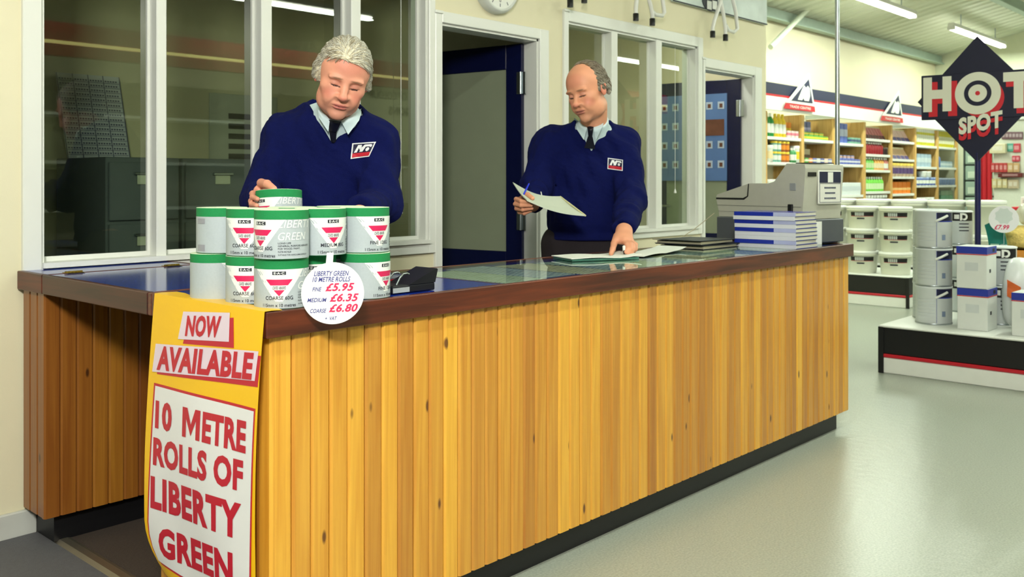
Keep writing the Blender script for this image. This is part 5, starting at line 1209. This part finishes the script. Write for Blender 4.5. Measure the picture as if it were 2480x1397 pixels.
    def plate(f, quad, off, nu=8, nv=8, th=.004, name='plate', m=SHIRT, par=None, bul=0):
        """a piece of cloth laid on surface f"""
        pts = []; offs = []
        for j in range(nv+1):
            for i in range(nu+1):
                a, b_ = i/nu, j/nv; x = (quad[0][0]*(1-a)+quad[1][0]*a)*(1-b_)+(quad[3][0]*(1-a)+quad[2][0]*a)*b_; y = (quad[0][1]*(1-a)+quad[1][1]*a)*(1-b_)+(quad[3][1]*(1-a)+quad[2][1]*a)*b_
                oo = off if not isinstance(off, (tuple, list)) else off[0]*(1-b_)+off[1]*b_
                pts.append((x, y)); offs.append(oo+bul*math.sin(PI*a))
        w = hits(f, pts, offs); P = [w[j*(nu+1):(j+1)*(nu+1)] for j in range(nv+1)]
        n = Vector((P[0][0][0], P[0][0][1], 0)).normalized()
        return MB().grid(P, thick=n*th).build(name, m, par or t, True)
    for q4 in cfg['collar']: plate(shirt, q4, (.012, cfg['tip']), 8, 8, .003, 'collar_leaf', SHIRT, so)
    tp = plate(shirt, cfg['knot'], .014, 6, 6, .012, 'tie_knot', TIE, t, .006); plate(shirt, cfg['blade'], .009, 6, 6, .005, 'tie_blade', TIE, t, .003)
    # ---- badge on the chest
    bq = cfg['badge']
    def bil(a, b_): return ((bq[0][0]*(1-a)+bq[1][0]*a)*(1-b_)+(bq[3][0]*(1-a)+bq[2][0]*a)*b_, (bq[0][1]*(1-a)+bq[1][1]*a)*(1-b_)+(bq[3][1]*(1-a)+bq[2][1]*a)*b_)
    def bsub(a0, b0, a1, b1): return [bil(a0, b0), bil(a1, b0), bil(a1, b1), bil(a0, b1)]
    bd = plate(knit, bsub(0, 0, 1, 1), .003, 8, 6, .004, 'badge', mat('badge_white', (232, 234, 234), .6, var=.03), t)
    plate(knit, bsub(.06, .07, .94, .66), .0048, 8, 5, .001, 'navy_field', mat('badge_navy', (14, 16, 54), .6), bd); plate(knit, bsub(.06, .66, .94, .92), .0048, 8, 4, .001, 'red_stripe', mat('badge_red', (190, 22, 44), .6), bd)
    mb = MB(); n = Vector((J['chest'][0], J['chest'][1], 0)).normalized()
    def poly(pts):
        w = hits(knit, [bil(a, b_) for a, b_ in pts], [.0075]*len(pts)); k = len(w); mb.add(w+[p+n*.0008 for p in w], [list(range(k)), list(range(2*k-1, k-1, -1))]+[[i, k+i, k+(i+1) % k, (i+1) % k] for i in range(k)])
    poly([(.13, .62), (.27, .14), (.37, .14), (.27, .62)]); poly([(.37, .14), (.43, .14), (.46, .36), (.40, .50), (.33, .34)]); poly([(.45, .32), (.55, .14), (.66, .14), (.54, .60), (.38, .60)]); poly([(.60, .14), (.84, .14), (.90, .22), (.88, .34), (.78, .28), (.60, .28)])
    poly([(.74+.085*math.cos(k*PI/6), .47+.13*math.sin(k*PI/6)) for k in range(12)])
    mb.build('badge_logo', MATS['badge_white'], bd, True)
    # ---- trousers
    def trou(p):
        d = None
        for s in 'lr':
            e = chain(p, [J['h'+s], J['k'+s], J['a'+s]], [.100, .075, .062], .03); d = e if d is None else smin(d, e, .04)
        q = toB(p); d = smin(d, ell(q, (cfg['belly'][0]*1.2, -.005, cfg['belly'][1]-.20), (.170, .122, .15)), .05)
        d = smin(d, torso(p, -.003), .02)
        return smax(smax(d, p[:, 2]-cfg['hem']-.05, .005), .07-p[:, 2], .004)
    Vt, Ft = surfnet(trou, np.arange(b[0][0], b[0][1], .014), np.arange(b[1][0], b[1][1], .014), np.arange(.03, cfg['hem']+.09, .014)); skin_obj('trousers', relax(Vt, Ft, 1), Ft, TROU, t)
    for s in 'lr':
        def shoe(p, a=J['a'+s]): return smax(smin(cap(p, a+V3((0, 0, -.035)), a+fwd*.15+V3((0, 0, -.045)), .046, .040), cap(p, a, a+V3((0, 0, -.04)), .045, .045), .02), .004-p[:, 2], .004)
        a = J['a'+s]; Vq, Fq2 = surfnet(shoe, np.arange(a[0]-.26, a[0]+.26, .01), np.arange(a[1]-.26, a[1]+.26, .01), np.arange(-.02, .16, .01)); skin_obj('shoe', relax(Vq, Fq2, 1), Fq2, BLACK, t)
    # ---- hair: a shell over the skull, cut along the hairline, broken up into locks
    hf = cfg['hair']
    def hair(p): return hf(((p-hc)@hR)/hs)*hs
    r_ = .165
    Vh, Fh = surfnet(hair, *[np.arange(hc[i]-r_, hc[i]+r_, .0026) for i in range(3)]); qh = ((Vh.astype(f32)-hc)@hR)/hs
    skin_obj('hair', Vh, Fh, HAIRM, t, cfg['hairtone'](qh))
    for st_ in cfg['strands']: st_(t, hc, hR, hs, hf)
    return t
def strand_hair(col, n, seed, flow, L=.035, r=.0007, lift=.001):
    """fine separate hairs lying along the shell"""
    def go(t, hc, hR, hs, hf):
        rs = np.random.RandomState(seed); v = rs.normal(size=(n*3, 3)); v /= np.linalg.norm(v, axis=1)[:, None]; c0 = A3((0, -.02, .036)); v = v.astype(f32)
        s = np.full(len(v), .16, f32)
        for _ in range(40): s -= np.clip(hf(c0+v*s[:, None])*.8, -.004, .02); s = np.maximum(s, .03)
        q = c0+v*s[:, None]; ok = np.abs(hf(q)) < .0012; q = q[ok][:n]; v = v[ok][:n]; pts = [q+v*.0004]; fl = flow(q); fl = fl-v*np.sum(fl*v, 1)[:, None]; fl /= np.linalg.norm(fl, axis=1)[:, None]; jt = rs.normal(size=q.shape)*.16; ln = L*rs.uniform(.6, 1.3, (len(q), 1))
        for k in range(4):
            nx = (pts[-1]+(fl+jt)*ln/4).astype(f32); g = hf(nx); o = nx-c0; o /= np.linalg.norm(o, axis=1)[:, None]; pts.append(nx-o*(np.clip(g, -.01, .012)-lift*(k+1)/4*rs.rand(len(q)))[:, None])
        P = np.stack(pts, 1); W = np.einsum('ij,nkj->nki', hR, P*hs)+hc; rad = [r, r, r, r*.7, r*.25]
        out = np.einsum('ij,nj->ni', hR, v); tg_ = W[:, -1]-W[:, 0]; tg_ /= np.linalg.norm(tg_, axis=1)[:, None]; sd = np.cross(tg_, out); sd /= np.linalg.norm(sd, axis=1)[:, None]
        V = np.stack([np.stack([W[:, k]-sd*rad[k], W[:, k]+sd*rad[k], W[:, k]+out*rad[k]], 1) for k in range(5)], 1); m = len(W); V = V.reshape(-1, 3); Fq = []
        b = (np.arange(m)*15)[:, None]
        for k in range(4):
            for e in range(3): Fq.append(np.concatenate([b+k*3+e, b+k*3+(e+1) % 3, b+k*3+3+(e+1) % 3, b+k*3+3+e], 1))
        o = skin_obj('hair_strands', V, np.concatenate(Fq), mat('strand_%d_%d_%d' % col, col, .45, var=.25, scale=90), t); o['kind'] = 'stuff'
    return go
def R_(*a): return [V3(rp(*p)) for p in a]
def hd(c, palm, fingers): return dict(c=V3(rp(*c)), palm=[(R_(*p), r) for p, r in palm], fingers=[(R_(*p), r) for p, r in fingers])
FR = [.0098, .0090, .0082, .0066]
def locks(q, a=.003):
    r = np.stack([q[:, 0], q[:, 1]+.02, q[:, 2]-.036], 1); th = np.arctan2(r[:, 2], np.abs(r[:, 0])+1e-4)
    return a*(np.sin(th*21+q[:, 1]*14+q[:, 0]*30)*.6+np.sin(th*38+q[:, 1]*22+1)*.4)
def hairA(q):
    ax = np.abs(q[:, 0]); m = np.stack([ax, q[:, 1], q[:, 2]], 1)
    s = smin(ell(q, (0, -.022, .038), (.0905, .109, .1015)), ell(m, (.076, -.028, .0), (.024, .050, .046)), .02)
    s = smin(s, ell(q, (0, .028, .046), (.074, .066, .0745)), .02); s = smin(s, ell(q, (.088, -.035, -.022), (.022, .034, .026)), .012); s = smin(s, ell(q, (-.086, -.02, .004), (.016, .034, .030)), .012)
    rA = (.074-.10*q[:, 0]-q[:, 2])-.10*np.maximum(ax-.03, 0)*4; rB = np.maximum(q[:, 1]-(.018+.22*q[:, 2]), -.036-q[:, 2]); rC = np.maximum(q[:, 1]+.040, -.085-q[:, 2])
    return smax(s+locks(q, .0026)*np.clip((.02-q[:, 1])/.06+.25, .2, 1), np.minimum(np.minimum(rA, rB), rC), .012)
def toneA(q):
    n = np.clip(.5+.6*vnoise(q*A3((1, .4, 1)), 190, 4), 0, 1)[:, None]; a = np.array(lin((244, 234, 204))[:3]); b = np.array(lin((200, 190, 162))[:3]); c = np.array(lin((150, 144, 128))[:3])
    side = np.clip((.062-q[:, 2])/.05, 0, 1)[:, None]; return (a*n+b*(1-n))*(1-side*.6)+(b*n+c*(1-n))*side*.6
def hairB(q):
    ax = np.abs(q[:, 0]); s = ell(q, (0, -.022, .036), (.0845, .1045, .0985)); s = smin(s, ell(np.stack([ax, q[:, 1], q[:, 2]], 1), (.075, -.035, .0), (.018, .045, .05)), .02)
    side = np.maximum(q[:, 1]-(.022-.30*np.maximum(q[:, 2]-.03, 0)*0), np.maximum(-.018-q[:, 2], q[:, 2]-.075-.2*(-q[:, 1]))); back = np.maximum(q[:, 1]+.045, -.085-q[:, 2])
    top = np.minimum(np.maximum(q[:, 1]-.012+.5*np.maximum(-q[:, 0]-.02, 0), .07-q[:, 2]), np.maximum(q[:, 1]-.040, .122-q[:, 2])); top = np.maximum(top, .001)*1.0 if False else top
    return smax(s+locks(q, .0020), np.minimum(np.minimum(side, back), top), .010)
def toneB(q):
    n = np.clip(.5+.6*vnoise(q*A3((.5, 1, 1)), 230, 8), 0, 1)[:, None]; g = np.array(lin((176, 172, 156))[:3]); g2 = np.array(lin((120, 112, 98))[:3]); d = np.array(lin((140, 108, 72))[:3]); d2 = np.array(lin((74, 58, 44))[:3])
    tp = np.clip((q[:, 2]-.06)/.03, 0, 1)[:, None]; return (g*n+g2*(1-n))*(1-tp)+(d*n+d2*(1-n))*tp
lat1 = (.807, -.590, 0); c1 = (1.935, 2.645)
lat2 = (.616, -.787, 0); c2 = (3.335, 2.625)
def legs(c, lat):
    o = {}
    for s, k in (('l', -1), ('r', 1)):
        x, y = c[0]+k*.095*lat[0], c[1]+k*.095*lat[1]; o['h'+s] = (x, y, .90); o['k'+s] = (x-.01, y-.01, .49); o['a'+s] = (x, y, .085)
    return o
WH1 = [hd((630, 472, 2.70), [([(642, 474, 2.80), (628, 462, 2.735)], [.026, .017]), ([(642, 486, 2.80), (624, 484, 2.735)], [.026, .018]), ([(640, 492, 2.80), (625, 500, 2.735)], [.022, .015])],
          [([(640, 462, 2.77), (633, 443, 2.72), (647, 445, 2.655), (664, 457, 2.62)], [.0145, .0125, .0112, .0088]), ([(627, 465, 2.74), (612, 469, 2.69), (612, 477, 2.635), (624, 482, 2.59)], FR), ([(624, 482, 2.74), (609, 487, 2.69), (610, 494, 2.635), (622, 498, 2.59)], FR), ([(624, 497, 2.74), (611, 503, 2.69), (612, 509, 2.64), (623, 513, 2.60)], FR), ([(627, 508, 2.75), (617, 516, 2.71), (619, 522, 2.66), (627, 525, 2.63)], [.009, .008, .0075, .006])]),
       hd((858, 542, 2.72), [([(868, 520, 2.80), (852, 540, 2.72)], [.028, .017]), ([(874, 522, 2.80), (866, 544, 2.72)], [.026, .017])],
          [([(852, 530, 2.76), (840, 542, 2.72), (838, 556, 2.70)], [.0135, .0115, .009]), ([(850, 542, 2.72), (846, 560, 2.68), (850, 574, 2.68)], FR[:3]), ([(857, 545, 2.72), (855, 564, 2.68), (858, 578, 2.68)], FR[:3]), ([(864, 546, 2.72), (864, 564, 2.68), (866, 577, 2.68)], FR[:3]), ([(871, 545, 2.73), (873, 560, 2.70), (874, 570, 2.70)], FR[:3])])]
person(dict(label='man with pale grey hair in navy jumper stacking the rolls', base=(c1[0], c1[1], 0), lat=lat1, seed=1.3,
    joints=dict(legs(c1, lat1), sl=(692, 334, 3.15), sr=(910, 346, 3.15), el=(638, 484, 3.06), er=(921, 492, 3.07), wl=(643, 481, 2.815), wr=(872, 518, 2.825), neck=(822, 304, 3.14), chest=(800, 402, 3.17)),
    head=(831, 187, 3.0, -6, 22, 12), hscale=.925, face=dict(w=1.1, crease=.0008), belly=(0, -.20), box=((1.38, 2.42), (2.06, 3.05), (-.02, 1.76)), hands=WH1,
    skin=(226, 156, 130), flush=(206, 104, 92), lips=(186, 92, 92), brow=(128, 94, 70), lid=(176, 110, 100), beard=(176, 130, 116),
    vneck=(.008, .066, .56), ncut=.165, hem=.92, ktop=1.46, sh0=1.25, sh1=.085, tip=.034, march=2.55,
    collar=[[(767, 250), (799, 290), (795, 319), (772, 284)], [(826, 293), (879, 259), (870, 291), (843, 326)]], knot=[(796, 290), (827, 294), (815, 320), (797, 317)], blade=[(797, 316), (815, 319), (813, 346), (801, 343)],
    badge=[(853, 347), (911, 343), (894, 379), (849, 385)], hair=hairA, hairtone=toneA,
    strands=[strand_hair((164, 152, 126), 2200, 15, lambda q: np.stack([q[:, 0]*4+.25, -.75+0*q[:, 0], -.5*np.abs(q[:, 0])/.06-.2*(q[:, 1] > .04)], 1), .040, .0007, .003), strand_hair((248, 240, 216), 3200, 5, lambda q: np.stack([q[:, 0]*4+.25, -.75+0*q[:, 0], -.5*np.abs(q[:, 0])/.06-.2*(q[:, 1] > .04)], 1), .040, .0007, .0035)]))
WH2 = [hd((1272, 495, 3.90), [([(1290, 488, 4.0), (1266, 482, 3.945)], [.026, .017]), ([(1290, 494, 4.0), (1264, 494, 3.945)], [.026, .018]), ([(1290, 498, 4.0), (1269, 506, 3.95)], [.024, .016])],
          [([(1278, 482, 3.97), (1270, 472, 3.94), (1278, 472, 3.89), (1290, 480, 3.85)], [.0145, .0122, .011, .009]), ([(1264, 482, 3.945), (1250, 482, 3.90), (1262, 487, 3.845), (1282, 490, 3.825)], FR), ([(1263, 492, 3.945), (1248, 494, 3.90), (1262, 498, 3.845), (1287, 498, 3.825)], FR), ([(1265, 502, 3.95), (1251, 505, 3.905), (1266, 508, 3.855), (1289, 505, 3.835)], FR), ([(1270, 509, 3.955), (1258, 514, 3.915), (1270, 517, 3.87), (1286, 511, 3.855)], [.0088, .0082, .0076, .006])]),
       hd((1506, 590, 3.72), [([(1508, 558, 3.82), (1496, 580, 3.745)], [.027, .018]), ([(1512, 558, 3.82), (1512, 582, 3.735)], [.027, .019]), ([(1516, 560, 3.82), (1525, 583, 3.74)], [.025, .016])],
          [([(1494, 572, 3.77), (1487, 590, 3.72), (1484, 603, 3.68), (1480, 614, 3.655)], [.0150, .0128, .0115, .0092]), ([(1509, 584, 3.735), (1518, 592, 3.69), (1519, 603, 3.665), (1514, 611, 3.65)], FR), ([(1517, 584, 3.735), (1527, 591, 3.69), (1527, 604, 3.665), (1521, 614, 3.65)], FR), ([(1524, 584, 3.74), (1535, 592, 3.70), (1535, 604, 3.675), (1529, 615, 3.66)], FR), ([(1529, 584, 3.75), (1540, 592, 3.72), (1540, 603, 3.70), (1535, 611, 3.69)], [.0088, .0082, .0076, .006])])]
person(dict(label='balding man in navy jumper reading a paper at the counter', base=(c2[0], c2[1], 0), lat=lat2, seed=4.1,
    joints=dict(legs(c2, lat2), sl=(1330, 350, 4.22), sr=(1508, 352, 4.22), el=(1298, 455, 4.14), er=(1529, 480, 4.09), wl=(1288, 491, 4.015), wr=(1511, 558, 3.83), neck=(1436, 326, 4.19), chest=(1424, 425, 4.23)),
    head=(1422, 219, 4.05, 38, 17, -7), hscale=.945, face=dict(w=1.05, crease=.0022), belly=(0, -.20), box=((2.62, 3.95), (1.98, 3.12), (-.02, 1.76)), hands=WH2,
    skin=(226, 158, 124), flush=(214, 118, 104), lips=(172, 96, 90), brow=(140, 104, 78), lid=(184, 128, 122), beard=(184, 138, 116),
    vneck=(.016, .108, .50), ncut=.20, hem=.925, ktop=1.48, sh0=1.29, sh1=.085, tip=.026, march=3.5,
    collar=[[(1390, 285), (1422, 309), (1414, 339), (1397, 313)], [(1437, 307), (1464, 276), (1461, 302), (1443, 341)]], knot=[(1422, 305), (1438, 306), (1434, 331), (1425, 330)], blade=[(1424, 330), (1435, 331), (1442, 361), (1415, 358)],
    badge=[(1472, 382), (1509, 387), (1508, 414), (1471, 409)], hair=hairB, hairtone=toneB,
    strands=[strand_hair((84, 70, 54), 1500, 16, lambda q: np.stack([q[:, 0]*.5+.5*(q[:, 2] > .08), -.8+0*q[:, 0], -.5*np.abs(q[:, 0])/.06], 1), .032, .0006, .002), strand_hair((158, 148, 128), 2000, 6, lambda q: np.stack([q[:, 0]*.5+.5*(q[:, 2] > .08), -.8+0*q[:, 0], -.5*np.abs(q[:, 0])/.06], 1), .032, .0006, .002)]))
# ---- what the right-hand man holds
t = thing('paper_pad', 'curled paper pad held up in the right man\'s hand', 'pad', rp(1330, 490, 3.86))
P = []
A_, B_, C_, D_ = rp(1242, 441, 3.99), rp(1357, 475, 4.00), rp(1418, 521, 3.77), rp(1276, 484, 3.795)
for j in range(9):
    rowp = []
    for i in range(13):
        a, b = i/12, j/8; p = (A_*(1-a)+B_*a)*(1-b)+(D_*(1-a)+C_*a)*b; p = p+Vector((0, 0, -.020*math.sin(PI*a)*(1-.3*b)-.006*math.sin(PI*b))); rowp.append(p)
    P.append(rowp)
MB().grid(P, thick=(0, 0, -.004)).build('pad_sheets', mat('pad_paper', (206, 214, 196), .7, var=.04), t, True)
MB().tube([C_+Vector((0, 0, -.002)), B_+Vector((0, 0, -.002))], .0035, 8).build('pad_binding', mat('pad_binding', (214, 208, 160), .6), t, True)
MB().tube([rp(1312, 473, 4.0), rp(1310, 464, 4.0)], .0022, 6).build('pad_clip', PAPER, t, True)
t = thing('blue_pen', 'bright blue ballpoint pen in the right man\'s raised hand', 'pen', rp(1277, 455, 3.93))
MB().tube([rp(1281, 445, 3.95), rp(1274, 459, 3.915), rp(1266, 476, 3.88)], [.0032, .0038, .0036], 10).build('barrel', mat('pen_blue', (28, 52, 220), .25), t, True); MB().tube([rp(1281.5, 444, 3.952), rp(1282.5, 441, 3.955)], .002, 8).build('pen_end', BLACK, t, True)
t = thing('finger_ring', 'gold ring on the hand holding the paper pad', 'ring', rp(1250, 505, 3.905))
a0, a1 = Vector(rp(1256, 503.5, 3.925)), Vector(rp(1248, 505.5, 3.895)); ax_ = (a1-a0).normalized(); uu = ax_.cross(Vector((0, 0, 1))).normalized(); vv = uu.cross(ax_); cc = Vector(rp(1254, 504.5, 3.912))
MB().tube([cc+(uu*math.cos(2*PI*k/20)+vv*math.sin(2*PI*k/20))*.0105 for k in range(21)], .0016, 6, caps=False).build('ring_band', mat('gold', (226, 206, 150), .25, metal=1, var=0), t, True)
t = thing('white_pen', 'stubby white-capped pen under the hand on the receipt pad', 'pen', rp(1511, 600, 3.67))
MB().tube([rp(1511, 597, 3.675), rp(1512, 608, 3.655)], .0062, 10).build('cap', WHITE, t, True); MB().tube([rp(1512, 608, 3.655), rp(1513, 614, 3.648)], .005, 10).build('barrel', BLACK, t, True)
